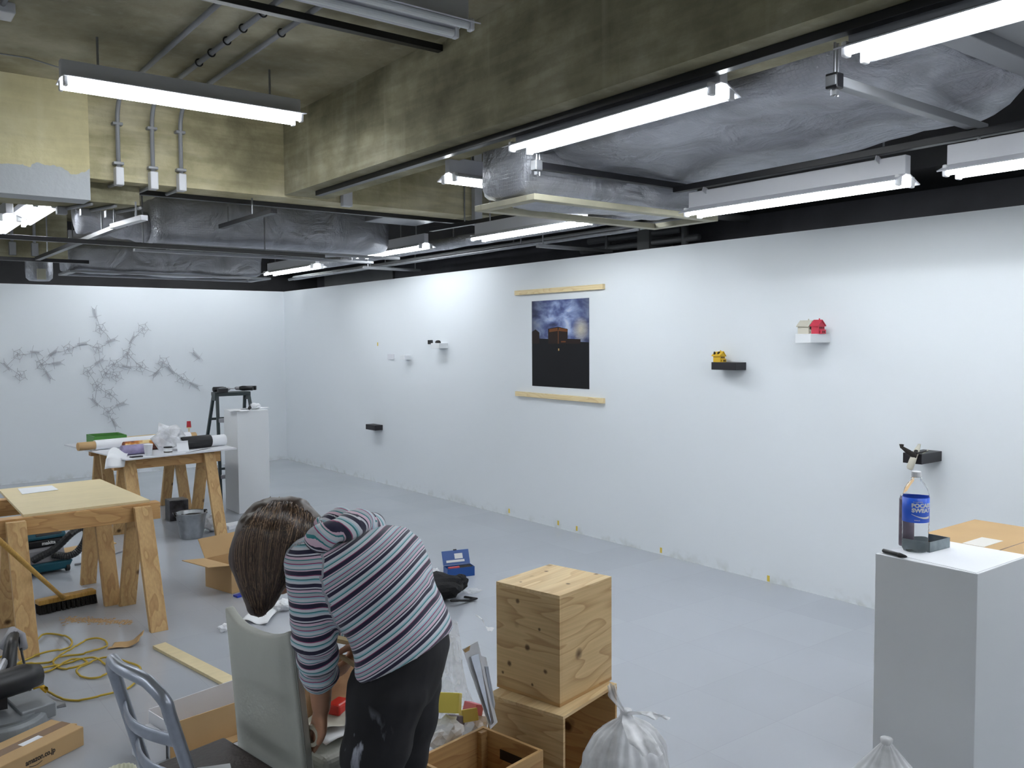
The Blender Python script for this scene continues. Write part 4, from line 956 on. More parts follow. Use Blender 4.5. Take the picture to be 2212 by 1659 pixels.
# on the far plinth
def loose_sheet(name, pts, z, m, label, cat='paper', wave=.006):
    a, b2, c2, d2 = [Vector((p[0],p[1],0)) for p in pts]
    b = MB(); b.grid(lambda u, v: (a.lerp(b2,u)).lerp(d2.lerp(c2,u), v)+Vector((0,0,z+.002+wave*(1+math.sin(u*7+v*3))*.5)), 10, 8)
    o = obj(name, b, M[m], smooth=True, solid=.001); return tag(o, label, cat)
loose_sheet('loose_paper', [(2.92,8.19),(3.12,8.18),(3.10,8.36),(2.93,8.38)], .982, 'paper', 'white paper overhanging the left side of the far plinth top')
loose_sheet('loose_paper', [(3.10,8.4),(3.38,8.38),(3.36,8.5),(3.12,8.52)], .984, 'paper', 'white paper overhanging the right side of the far plinth top')
t = thing('hand_tool', 'small black hand tool standing on the far plinth', 'tool', (3.13,8.26,.99))
obj('tool_body', MB().tube([(3.13,8.27,.995),(3.145,8.28,1.01),(3.15,8.29,1.025)], [.012,.016,.009], 10), M['black_plastic'], t, smooth=True, world=True)
obj('tool_tip', MB().tube([(3.15,8.29,1.025),(3.165,8.30,1.045)], [.006,.004], 6), M['steel'], t, world=True)
crumple((3.22,8.33,.986), (.055,.04,.03), 9, 'crumpled_tissue', 'paper', 'crumpled white tissue on the far plinth', 'tissue')
# bucket and tin under the far table
bc = (2.31,7.47,0)
t = thing('bucket', 'galvanised metal bucket on the floor under the cluttered work table', 'bucket', bc)
obj('bucket_body', MB().lathe([(0,.004),(.085,.004),(.088,0),(.092,.004),(.125,.21),(.131,.214),(.127,.218),(.121,.212),(.088,.012),(0,.012)], 32, bc), M['galv'], t, smooth=True, world=True)
obj('handle', MB().tube([(bc[0]+.13*math.cos(a), bc[1]+.05-.02*math.cos(a)-.03*math.sin(a)*0, .215-.07*math.sin(a)+.0) for a in [math.pi*i/12 for i in range(13)]], .003, 6), M['steel'], t, world=True)
obj('ear', MB().bb((bc[0]-.135,bc[1]+.0,.19), (bc[0]-.118,bc[1]+.03,.222)), M['char'], t, world=True); obj('ear', MB().bb((bc[0]+.115,bc[1]+.0,.19), (bc[0]+.135,bc[1]+.03,.222)), M['char'], t, world=True)
b = MB(); b.lathe([(0,.16),(.112,.16),(.10,.185),(0,.19)], 18, bc); b.jitter(.02, 18); o = obj('bucket_contents', b, M['char'], t, world=True)
t = thing('tin_can', 'square printed metal tin on the floor behind the bucket', 'tin', (2.44,8.36,0))
obj('tin_body', MB().bb((2.36,8.25,0), (2.53,8.40,.19)), mat('black and silver tin print', srgb(64,62,66), .35, .3, var=.8, vscale=16), t, world=True, bevel=.006)
obj('tin_top', MB().bb((2.365,8.255,.1903), (2.525,8.395,.193)), M['galv'], t, world=True)
crumple((2.52,7.60,0), (.075,.07,.07), 12, 'plastic_bag', 'bag', 'clear crumpled bag on the floor between the bucket and a sawhorse leg', 'bag')
flat('paper_scrap', [(2.66,7.56),(2.82,7.62),(2.80,7.74),(2.65,7.70)], .03, 'paper', 'white packet on the floor right of the sawhorse leg by the plinth', 'packet', z=.0005)

# ---------------------------------------------------------------- vacuum cleaner and broom
vx, vy = 1.09, 7.06
t = thing('vacuum_cleaner', 'teal workshop vacuum cleaner with a black hose, behind the sawhorses of the pale board', 'vacuum cleaner', (vx,vy,0), .15)
obj('tank', MB().hexa([(-.16,-.13,.06),(.16,-.13,.06),(.16,.16,.06),(-.16,.16,.06)], [(-.14,-.12,.20),(.14,-.12,.20),(.14,.15,.20),(-.14,.15,.20)]), M['grey_plastic'], t, bevel=.03)
obj('chassis', MB().hexa([(-.16,-.15,.02),(.16,-.15,.02),(.17,.18,.02),(-.17,.18,.02)], [(-.185,-.17,.085),(.185,-.17,.085),(.185,.19,.085),(-.185,.19,.085)]), M['teal'], t, bevel=.012)
obj('collar', MB().hexa([(-.15,-.13,.20),(.15,-.13,.20),(.15,.16,.20),(-.15,.16,.20)], [(-.16,-.14,.25),(.16,-.14,.25),(.16,.17,.25),(-.16,.17,.25)]), M['black_plastic'], t, bevel=.012)
obj('motor_head', MB().hexa([(-.16,-.14,.25),(.16,-.14,.25),(.16,.17,.25),(-.16,.17,.25)], [(-.13,-.10,.385),(.13,-.10,.385),(.13,.14,.385),(-.13,.14,.385)]), M['teal'], t, bevel=.02)
nrm = Vector((0,-.135,.04)).normalized()
def onface(x, z, d=0): k = (z-.25)/.135; return Vector((x, -.14+.04*k-d*.96, z+d*.28))
b = MB(); q = [onface(-.05,.28,.003), onface(.12,.28,.003), onface(.115,.37,.003), onface(-.045,.37,.003)]; b.hexa(q, [p+Vector((0,-.006,.002)) for p in q]); obj('control_panel', b, M['black_plastic'], t)
for x, r in ((.035,.018), (.085,.024)):
    c = onface(x,.335,.010); b = MB(); b.tube([c+Vector((r*math.cos(a),-.001,r*math.sin(a)*.97)) for a in [i*math.pi/10 for i in range(20)]], .0045, 6, True); obj('dial', b, M['label_white'], t)
b = MB(); q = [onface(-.04,.305,.0095), onface(.005,.305,.0095), onface(.005,.35,.0095), onface(-.04,.35,.0095)]; b.hexa(q, [p+Vector((0,-.002,0)) for p in q]); obj('sticker', b, mat('yellow and white sticker', srgb(206,206,170), .5), t)
text_mesh('makita', .034, Matrix.Translation((.03,-.1405,.225)) @ Matrix.Rotation(HALF,4,'X'), M['label_white'], t, 'lettering', world=False, bold=.0012)
for sx in (-1, 1):
    for sy in (-1, 1): obj('caster', MB().lathe([(0,-.012),(.028,-.012),(.028,.012),(0,.012)], 16, (sx*.15,sy*.14,.0285), Matrix.Rotation(HALF,4,'Y')), M['black_plastic'], t, bevel=.003)
hose_px = [(72,1213,6.2),(90,1203,6.2),(110,1193,6.2),(130,1178,6.2),(150,1158,6.2),(166,1146,6.25),(180,1141,6.3),(187,1150,6.35),(184,1167,6.4),(175,1184,6.4),(162,1197,6.38),(145,1203,6.35),(128,1202,6.33),(112,1200,6.3)]
pts = [pd(x, y-2, d_-.03) for x, y, d_ in hose_px]; fine = []
for i in range(len(pts)-1):
    for k in range(7):
        u = k/7; p0_, p1_, p2_, p3_ = pts[max(i-1,0)], pts[i], pts[i+1], pts[min(i+2,len(pts)-1)]
        fine.append(.5*((2*p1_)+(p2_-p0_)*u+(2*p0_-5*p1_+4*p2_-p3_)*u*u+(3*p1_-p0_-3*p2_+p3_)*u**3))
obj('hose', MB().tube(fine, [.024+.0022*(i % 2) for i in range(len(fine))], 12), M['black_plastic'], t, world=True)
o = obj('floor_lead', MB().tube([Vector((1.33,7.06,.010)), Vector((1.38,7.07,.010)), Vector((1.5,7.13,.008)), Vector((1.75,7.33,.008)), Vector((1.9,7.5,.008))], .009, 8), M['grey_plastic'], smooth=True); tag(o, 'pale grey hose or lead running over the floor from the vacuum cleaner', 'lead')
flat('brown_paper_scrap', [(1.33,7.5),(1.75,7.62),(1.74,7.8),(1.36,7.7)], .006, 'cardboard', 'flat brown card on the floor behind the vacuum hose', 'cardboard', z=.0005)
bh = Vector((1.07,5.97,0))
t = thing('broom', 'push broom with black bristles leaning against the pale board table', 'broom', bh, .17)
b = MB(); b.bb((-.17,-.035,.055), (.17,.035,.085)); obj('head_block', b, M['handle_wood'], t, bevel=.006)
b = MB()
for i in range(24):
    for j in range(4):
        x, y = -.165+i*.0143, -.028+j*.0187; b.tube([(x,y,.056),(x+.006*math.sin(i*3),y-.012+.004*math.cos(i+j),.001)], [.006,.008], 5)
obj('bristles', b, M['bristle'], t)
hd = pd(0, 1162, 3.9); k_ = (hd-Vector((1.05,5.95,.085))).normalized()
obj('handle', MB().tube([Vector((1.05,5.95,.07)), Vector((1.05,5.95,.07))+k_*.10, Vector((1.05,5.95,.07))+k_*.12, Vector((1.05,5.95,.07))+k_*1.95], [.016,.016,.0125,.0125], 12), M['handle_wood'], t, smooth=True, world=True)
# stuff: sawdust
b = MB(); rn = random.Random(2)
for k in range(340):
    u = rn.random(); p = Vector((lerp(1.02,1.30,u)+rn.gauss(0,.02), lerp(5.72,5.42,u)+rn.gauss(0,.028)*(1.2-u*.4), .0005)); s = rn.uniform(.004,.011)
    b.poly([p+Vector((-s,-s*.6,0)), p+Vector((s,-s*.5,0)), p+Vector((s*.7,s,0)), p+Vector((-s*.5,s,0)), p+Vector((0,0,s*.35))], [(0,1,4),(1,2,4),(2,3,4),(3,0,4)])
o = obj('sawdust', b, mat('orange sawdust', srgb(178,148,110), .9)); tag(o, 'swept streak of sawdust on the floor in front of the broom', 'sawdust', kind='stuff')

# ---------------------------------------------------------------- yellow cord
cord = [(0,1422),(25,1412),(45,1398),(62,1391),(78,1388),(95,1372),(118,1370),(140,1376),(155,1388),(150,1398),(125,1406),(100,1412),(70,1420),(45,1430),(40,1438),(75,1435),(110,1430),(128,1420),(150,1407),(165,1395),(185,1385),(212,1382),(230,1388),(228,1398),(205,1408),(180,1414),(150,1416),(128,1422),(115,1432),(125,1442),(150,1446),(172,1442),(188,1432),(180,1426),(155,1428),(130,1438),(105,1450),(80,1458),(55,1461),(40,1455),(60,1449),(90,1446),(130,1436),(165,1428),(200,1424),(222,1432),(238,1444),(235,1456),(218,1464),(192,1465),(170,1460),(166,1450),(180,1438),(200,1430),(225,1424),(255,1424),(285,1434),(303,1446),(298,1468),(275,1488),(245,1500),(210,1508),(170,1513),(130,1510),(108,1500),(98,1492)]
pts = [pz(x, y, .006) for x, y in cord]; fine = []
for i in range(len(pts)-1):
    p0_, p1_, p2_, p3_ = pts[max(i-1,0)], pts[i], pts[i+1], pts[min(i+2,len(pts)-1)]
    for k in range(5):
        u = k/5; q = .5*((2*p1_)+(p2_-p0_)*u+(2*p0_-5*p1_+4*p2_-p3_)*u*u+(3*p1_-p0_-3*p2_+p3_)*u**3)
        fine.append(Vector((q.x, q.y, .006+.010*(.5+.5*math.sin(i*1.9+u)))))
t = thing('extension_cord', 'yellow extension cord lying in loops on the floor behind the mitre saw', 'extension cord', pts[0])
obj('cable', MB().tube(fine, .0052, 8), M['cord_yellow'], t, smooth=True, world=True)
e0, e1 = pz(97,1490,.03), pz(80,1483,.03)
obj('socket_end', MB().tube([pts[-1]+Vector((0,0,.01)), e0, e0.lerp(e1,.4), e1], [.006,.016,.018,.020], 10), M['plug_yellow'], t, smooth=True, world=True)

# ---------------------------------------------------------------- mitre saw at the left edge
t = thing('mitre_saw', 'black and grey mitre saw standing on the floor at the left picture edge', 'mitre saw', (.52,4.32,0))
m_sg = mat('cast aluminium', srgb(134,138,142), .5, .4, var=.1)
obj('base', MB().lathe([(0,0),(.17,0),(.175,.01),(.165,.05),(.15,.06),(0,.06)], 40, (.50,4.24,0)), m_sg, t, world=True, bevel=.003)
obj('turntable', MB().lathe([(0,.0602),(.13,.0602),(.13,.07),(0,.07)], 40, (.50,4.24,0)), m_sg, t, world=True)
obj('side_table', MB().hexa([(.56,4.16,.02),(.70,4.20,.02),(.67,4.42,.02),(.53,4.38,.02)], [(.56,4.16,.085),(.70,4.20,.085),(.67,4.42,.085),(.53,4.38,.085)]), m_sg, t, world=True, bevel=.006)
obj('fence', MB().hexa([(.44,4.42,.07),(.70,4.48,.07),(.695,4.50,.07),(.435,4.44,.07)], [(.44,4.42,.12),(.70,4.48,.12),(.695,4.50,.12),(.435,4.44,.12)]), m_sg, t, world=True, bevel=.003)
obj('clamp_screw', MB().tube([(.705,4.22,.05),(.74,4.215,.055)], [.006,.011], 8), M['steel'], t, world=True)
obj('motor', MB().tube([(.30,4.20,.19),(.34,4.21,.19),(.60,4.30,.185),(.655,4.32,.18),(.665,4.324,.18)], [.05,.06,.06,.045,.02], 16), M['black_plastic'], t, smooth=True, world=True)
obj('motor_foot', MB().bb((.44,4.24,.086), (.52,4.30,.14)), M['black_plastic'], t, world=True)
obj('blade_guard', MB().lathe([(0,-.02),(.13,-.02),(.14,-.01),(.14,.01),(.13,.02),(0,.02)], 32, (.44,4.42,.24), Matrix.Rotation(HALF,4,'Y')), M['black_plastic'], t, world=True)
obj('slide_bar', MB().tube([(.49,4.44,.13),(.60,4.75,.17)], .016, 10), M['steel'], t, world=True)
obj('arm', MB().tube([(.56,4.60,.0),(.57,4.62,.10),(.60,4.72,.20),(.63,4.86,.22)], [.035,.035,.03,.028], 12), M['black_plastic'], t, smooth=True, world=True)
obj('dust_hose', MB().tube([(.655,4.86,.20),(.66,4.80,.12),(.665,4.72,.05),(.66,4.60,.01)], .006, 8), M['black_plastic'], t, smooth=True, world=True)
obj('elbow', MB().tube([(.58,4.78,.19),(.63,4.86,.235),(.665,4.88,.20),(.67,4.83,.15)], [.022,.026,.024,.02], 12), M['grey_plastic'], t, smooth=True, world=True)
# long carton in front of the saw
fl, fr_ = pz(20,1668,0), pz(185,1610,0)
t = thing('long_carton', 'long closed cardboard carton with brown tape in the bottom left corner', 'box', (.6,3.9,0))
a_ = Vector((.415,3.80,0)); u_ = (Vector((.742,3.868,0))-Vector((.445,3.70,0))).normalized()
o0 = Vector((.742,3.868,0)); n_ = Vector((-u_.y,u_.x,0)); Lc, Wc, Hc = .42, .185, .078
P = lambda s, w_, z: o0-u_*s+n_*w_+Vector((0,0,z))
obj('carton', MB().hexa([P(Lc,0,0),P(0,0,0),P(0,Wc,0),P(Lc,Wc,0)], [P(Lc,0,Hc),P(0,0,Hc),P(0,Wc,Hc),P(Lc,Wc,Hc)]), M['cardboard'], t, world=True, bevel=.003)
b = MB(); b.hexa([P(Lc+.001,.075,Hc),P(-.001,.075,Hc),P(-.001,.125,Hc),P(Lc+.001,.125,Hc)], [P(Lc+.001,.075,Hc+.0006),P(-.001,.075,Hc+.0006),P(-.001,.125,Hc+.0006),P(Lc+.001,.125,Hc+.0006)]); obj('tape', b, M['tape'], t, world=True)
b = MB(); b.hexa([P(.22,.07,Hc+.0007),P(.13,.07,Hc+.0007),P(.13,.10,Hc+.0007),P(.22,.10,Hc+.0007)], [P(.22,.07,Hc+.001),P(.13,.07,Hc+.001),P(.13,.10,Hc+.001),P(.22,.10,Hc+.001)]); obj('torn_label', b, M['paper'], t, world=True)
fm = Matrix.Translation(P(.20,-.0006,.042)) @ Matrix((( u_.x, 0, -n_.x, 0), (u_.y, 0, -n_.y, 0), (0, 1, 0, 0), (0,0,0,1)))
text_mesh('amazon.co.jp', .03, fm, M['ink'], t, 'lettering', bold=.0008, width=.13)
b = MB(); b.tube([fm @ Vector((-.05+.008*i, -.018-.006*math.sin(i/7*math.pi), .0)) for i in range(8)], .0016, 4); obj('swoosh', b, M['ink'], t, world=True)
for k in range(5):
    b = MB(); b.poly([fm @ Vector((-.205+c, .022-.011*k+d_, .0003)) for c, d_ in ((0,0),(.05,0),(.05,-.007),(0,-.007))], [(0,1,2,3)]); obj('print_block', b, M['ink'], t, world=True)
crumple((.70,4.06,0), (.05,.03,.012), 4, 'sawdust_heap', 'sawdust_m' if 'sawdust_m' in M else 'cardboard', 'small heap of wood dust between the carton and the saw', 'sawdust', True)

# ---------------------------------------------------------------- boards and cartons on the floor
def plank(pts, th, label, m='board'): return flat('wood_plank', pts, th, m, label, 'plank', z=.0005)
q = [pz(330,1396,.014), pz(357,1388,.014), pz(520,1470,.014), pz(488,1480,.014)]
plank([(p.x,p.y) for p in q], .016, 'pale plank lying slantwise on the floor behind the metal chair')
q = [pz(600,1384,.014), pz(656,1382,.014), pz(660,1405,.014), pz(606,1408,.014)]
plank([(p.x,p.y) for p in q], .016, 'short pale plank on the floor just beyond the off-white chair back')
b = MB(); qa = [pz(232,1404), pz(300,1398), pz(312,1378), pz(250,1390)]
b.grid(lambda u, v: (qa[0].lerp(qa[1],u)).lerp(qa[3].lerp(qa[2],u), v)+Vector((0,0,.004+(.035*max(0,u-.6)**1.2*3)+.006*math.sin(v*9+u*5))), 14, 6); o = obj('torn_cardboard', b, M['cardboard'], solid=.003, smooth=True); tag(o, 'torn curled scrap of brown cardboard beside the yellow cord loops', 'cardboard')
# open carton behind the metal chair
t = thing('open_carton', 'open white-lined cardboard carton on the floor behind the metal chair', 'box', (1.16,3.65,0))
A_, B_ = Vector((.955,3.70,0)), Vector((1.44,3.815,0)); C0, D0 = Vector((1.45,3.60,0)), Vector((.985,3.525,0))
def wallq(p, q_, h_, m, nm, th=.004):
    b = MB(); b.bar(p+Vector((0,0,h_/2)), q_+Vector((0,0,h_/2)), th, h_); return obj(nm, b, M[m], t, world=True)
wallq(A_, B_, .15, 'foam_white', 'side_panel'); wallq(D0, C0, .14, 'cardboard', 'side_panel'); wallq(A_, D0, .145, 'foam_white', 'side_panel'); wallq(B_, C0, .145, 'foam_white', 'side_panel')
b = MB(); b.hexa([A_,B_,C0,D0], [p+Vector((0,0,.004)) for p in (A_,B_,C0,D0)]); obj('bottom_panel', b, M['cardboard_in'], t, world=True)
b = MB(); n2 = Vector((.16,-.98,0)); b.hexa([D0+n2*.004,C0+n2*.004,C0+n2*.06,D0+n2*.06], [p+Vector((0,0,.004)) for p in (D0+n2*.004,C0+n2*.004,C0+n2*.06,D0+n2*.06)]); obj('flap', b, M['cardboard'], t, world=True)
t = thing('small_white_carton', 'small white carton with brown tape seen between the rungs of the metal chair', 'box', (.95,3.58,0))
fr = frame((.960,3.528,0), .15)
def lb(a, c):
    b = MB(); b.bb(a, c)
    for v in b.bm.verts: v.co = fr @ v.co
    return b
obj('carton', lb((-.065,.0,0), (.012,.14,.105)), M['foam_white'], t, world=True, bevel=.002)
obj('tape', lb((-.0662,.05,.0), (-.065,.085,.1055)), M['tape'], t, world=True)
obj('print_mark', lb((-.0662,.025,.05), (-.065,.04,.08)), M['ink'], t, world=True)
# open cardboard box by the person's head
t = thing('open_cardboard_box', 'open cardboard box with raised flaps on the floor behind the person', 'box', (2.03,5.75,0))
fr = frame((1.985,5.615,0), .25); bw, bd, bh_ = .34, .30, .19
for a_, c_, nm in (((0,0,0),(bw,.004,bh_),'side_panel'),((0,bd-.004,0),(bw,bd,bh_),'side_panel'),((0,0.004,0),(.004,bd-.004,bh_),'side_panel'),((bw-.004,.004,0),(bw,bd-.004,bh_),'side_panel'),((0,0,0),(bw,bd,.003),'bottom_panel')):
    obj(nm, lb(a_, c_), M['cardboard'], t, world=True)
def flap(p, q_, out, name='flap'):
    p, q_, out = Vector(p), Vector(q_), Vector(out); b = MB(); b.poly([fr @ p, fr @ q_, fr @ (q_+out), fr @ (p+out)], [(0,1,2,3)]); obj(name, b, M['cardboard'], t, world=True, solid=.004)
flap((0,0,bh_), (0,bd,bh_), (-.17,.0,.02)); flap((0,bd,bh_), (bw,bd,bh_), (0,.08,.12)); flap((0,0,bh_), (bw,0,bh_), (0,-.10,.06)); flap((bw,0,bh_), (bw,bd,bh_), (.1,0,.1))
flat('blue_packet', [(1.98,5.50),(2.10,5.53),(2.09,5.58),(1.97,5.55)], .012, 'blue_plastic', 'small blue and yellow packet on the floor by the open cardboard box', 'packet', z=.0005)
# crumpled papers on the floor
loose_sheet('loose_paper', [tuple(pz(520,1345))[:2],tuple(pz(578,1352))[:2],tuple(pz(600,1322))[:2],tuple(pz(560,1312))[:2]], 0, 'paper', 'flat grey-white paper sheet on the floor below the person\'s hair', wave=.02)
c = pz(618,1318); crumple((c.x,c.y,0), (.07,.055,.03), 21, 'crumpled_paper', 'paper', 'crumpled white paper ball beside the person\'s sleeve', 'paper', True, .5)
c = pz(484,1365); crumple((c.x,c.y,0), (.03,.02,.02), 22, 'crumpled_paper', 'paper', 'small crumpled white paper left of the off-white chair top', 'paper', True, .5)
# blue toolbox
tb = Vector((3.40,5.06,0)); t = thing('toolbox', 'open blue steel toolbox on the floor beyond the person', 'toolbox', tb, -.26)
for a_, c_ in (((-.10,-.045,0),(.10,-.043,.065)),((-.10,.043,0),(.10,.045,.065)),((-.10,-.043,0),(-.098,.043,.065)),((.098,-.043,0),(.10,.043,.065)),((-.10,-.043,0),(.10,.043,.003))): obj('box_panel', MB().bb(a_, c_), M['blue_metal'], t)
b = MB(); b.hexa([(-.10,.046,.066),(.10,.046,.066),(.10,.050,.066),(-.10,.050,.066)], [(-.10,.085,.160),(.10,.085,.160),(.10,.09,.158),(-.10,.09,.158)]); obj('lid', b, M['blue_metal'], t, bevel=.002)
b = MB(); b.hexa([(-.01,.060,.104),(.05,.060,.104),(.05,.061,.104),(-.01,.061,.104)], [(-.01,.074,.138),(.05,.074,.138),(.05,.0755,.138),(-.01,.0755,.138)]); obj('sticker', b, M['label_white'], t)
b = MB(); b.hexa([(-.075,.0505,.083),(.06,.0505,.083),(.06,.0515,.083),(-.075,.0515,.083)], [(-.075,.0565,.098),(.06,.0565,.098),(.06,.0575,.098),(-.075,.0575,.098)]); obj('sticker', b, M['label_white'], t)
obj('latch', MB().bb((-.012,.085,.156), (.012,.094,.166)), M['black_plastic'], t)
obj('pink_tool', MB().bb((-.085,-.03,.05), (-.005,-.01,.07)), mat('coral plastic', srgb(206,84,84), .5), t); obj('contents', MB().bb((0,-.035,.02), (.09,.035,.062)).jitter(.006, 30), M['char'], t)
# black shoulder bag
bb_ = pz(965,1295); t = thing('black_bag', 'black cloth shoulder bag slumped on the floor by the toolbox', 'bag', (bb_.x,bb_.y,0))
crumple((bb_.x-.04,bb_.y+.03,0), (.17,.13,.075), 31, 'bag_body', 'black_cloth', '', '', True, .25, 3, t)
c1 = pz(985,1285); crumple((c1.x,c1.y,.02), (.09,.05,.055), 33, 'pocket', 'black_cloth', '', '', True, .25, 3, t)
s0, s1_ = pz(975,1312), pz(1028,1297)
obj('strap', MB().tube([s0+Vector((0,0,.04)), s0.lerp(s1_,.3)+Vector((0,0,.03)), s0.lerp(s1_,.7)+Vector((0,0,.012)), s1_+Vector((0,0,.012)), s1_+Vector((-.03,.08,.01))], .014, 8, flat=.5), M['black_cloth'], t, smooth=True, world=True)
c = pz(1018,1280); crumple((c.x,c.y,0), (.06,.05,.012), 41, 'plastic_wrapper', 'bag_clear', 'clear plastic wrapper on the floor beside the black bag', 'wrapper', True, .4)
c = pz(938,1248); crumple((c.x,c.y,0), (.04,.03,.03), 42, 'plastic_wrapper', 'bag', 'white crumpled wrapper between the person and the toolbox', 'wrapper', True, .4)
# tan case behind the arm
c = pz(745,1362); t = thing('tan_case', 'tan case with a dark base on the floor behind the person\'s arm', 'case', (c.x,c.y,0))
obj('case_base', MB().bb((c.x-.16,c.y,0), (c.x+.14,c.y+.2,.03)), M['black_plastic'], t, world=True, bevel=.006)
obj('case_lid', MB().bb((c.x-.155,c.y+.005,.031), (c.x+.135,c.y+.195,.11)), mat('tan fibreboard', srgb(150,122,72), .5), t, world=True, bevel=.015)
obj('case_band', MB().bb((c.x-.158,c.y+.002,.04), (c.x+.138,c.y+.198,.048)), M['label_white'], t, world=True)

# ---------------------------------------------------------------- plywood boxes
def ply_box(o, rz, w_, d_, h_, z0, open_side, label, th=.012, extra=None):
    """corner o = the corner nearest the camera; local x to the right, local y to the left/back"""
    t = thing('plywood_box', label, 'box', (o[0],o[1],z0), rz, 'plywood boxes')
    if open_side != 'top': obj('top_panel', MB().bb((0,0,h_-th), (w_,d_,h_)), M['ply_top'], t, bevel=.001)
    obj('bottom_panel', MB().bb((0,0,0), (w_,d_,th)), M['ply_inner'], t)
    zt = h_-th if open_side != 'top' else h_
    if open_side != 'left': obj('side_panel', MB().bb((0,0,th), (th,d_,zt)), M['ply_face'], t, bevel=.0008)
    if open_side != 'right': obj('front_panel', MB().bb((th,0,th) if open_side != 'frame' else (th,.004,th), (w_,th,zt)), M['ply_face'], t, bevel=.0008)
    obj('back_panel', MB().bb((th,d_-th,th), (w_,d_,zt)), M['ply_inner' if open_side else 'ply_face'], t)
    obj('side_panel', MB().bb((w_-th,th if open_side != 'right' else 0,th), (w_,d_-th,zt)), M['ply_inner' if open_side else 'ply_face'], t)
    return t
ply_box((1.886,2.19), .27, .355, .325, .385, 0, 'right', 'plywood box lying on its side under the knotty plywood box, open to the right')
def knotted(base, name, centres):
    m = M[base].copy(); m.name = name; nt = m.node_tree; L = nt.links.new; b = nt.nodes['Principled BSDF']
    src = b.inputs['Base Color'].links[0].from_socket; g = nt.nodes.new('ShaderNodeTexCoord')
    n = nd(nt, 'ShaderNodeTexNoise'); n.inputs['Scale'].default_value = 55; L(g.outputs['Object'], n.inputs['Vector'])
    for c_, r_ in centres:
        vm = nd(nt, 'ShaderNodeVectorMath', operation='DISTANCE'); L(g.outputs['Object'], vm.inputs[0]); vm.inputs[1].default_value = c_
        ma = nd(nt, 'ShaderNodeMath', operation='MULTIPLY_ADD'); ma.inputs[1].default_value = r_*.7; L(n.outputs[0], ma.inputs[0]); L(vm.outputs['Value'], ma.inputs[2])
        mr = nd(nt, 'ShaderNodeMapRange'); mr.inputs[1].default_value = r_*.9; mr.inputs[2].default_value = r_*1.6; mr.inputs[3].default_value = .85; mr.inputs[4].default_value = 0; L(ma.outputs[0], mr.inputs[0])
        mx = nd(nt, 'ShaderNodeMix', data_type='RGBA'); L(mr.outputs[0], mx.inputs[0]); L(src, mx.inputs[6]); mx.inputs[7].default_value = srgb(74,50,32); src = mx.outputs[2]
    L(src, b.inputs['Base Color']); return m
UB = frame((1.925,2.252,.3853), .215).inverted()
def on_face(x, y, axis, val):
    """where the sight line of a photo point meets a face of the upper box, in the box's own axes"""
    o_ = UB @ Vector((0,0,H)); d_ = UB.to_3x3() @ ray(x, y); k = (val-o_[axis])/d_[axis]; return o_+d_*k
KL = [(on_face(x, y, 0, 0.0), r_) for x, y, r_ in ((1118,1298,.009),(1165,1360,.006),(1139,1399,.011),(1100,1433,.010),(1178,1451,.009),(1078,1484,.009),(1150,1479,.006),(1086,1452,.006))]
KT = [(on_face(x, y, 2, .389), r_) for x, y, r_ in ((1180,1234,.008),(1288,1240,.009),(1125,1257,.006),(1227,1261,.008))]
M['ply_knot_side'] = knotted('ply_face', 'plywood with dark knots, side', KL); M['ply_knot_top'] = knotted('ply_top', 'plywood with dark knots, top', KT)
ub = ply_box((1.925,2.252), .215, .318, .288, .389, .3853, None, 'closed knotty plywood box, upper one of the stack')
for c_ in ub.children:
    if c_.name.startswith('top_panel'): c_.data.materials[0] = M['ply_knot_top']
    if c_.name.startswith('side_panel') and c_.data.vertices[0].co.x < .001 and max(v.co.x for v in c_.data.vertices) < .05: c_.data.materials[0] = M['ply_knot_side']
# crate with an open top in front
t = thing('wooden_crate', 'open-topped wooden crate with a hand hole, in front of the stacked plywood boxes', 'crate', (1.745,2.455,0), -1.39)
w_, d_, h_, th = .275, .325, .30, .012         # local x along the right-hand wall, local -y to the left
obj('end_panel', MB().bb((0,-th,0), (w_,0,h_)), M['ply_inner'], t, bevel=.0008)
obj('side_panel', MB().bb((0,-d_,0), (th,-th,h_)), M['ply_inner'], t, bevel=.0008)
obj('side_panel', MB().bb((w_-th,-d_,0), (w_,-th,h_)), M['ply_inner'], t, bevel=.0008)
obj('end_panel', MB().bb((th,-d_,0), (w_-th,-d_+th,h_)), M['ply_inner'], t, bevel=.0008)
obj('bottom_panel', MB().bb((th,-d_+th,0), (w_-th,-th,.01)), M['ply_inner'], t)
obj('hand_hole', MB().bb((w_*.33,-th-.0006,h_-.085), (w_*.70,-th-.0001,h_-.05)), mat('dark hand hole', srgb(44,32,24), .9), t)
obj('corner_block', MB().bb((th,-th-.03,.01), (th+.02,-th,h_-.004)), M['ply_edge'], t)

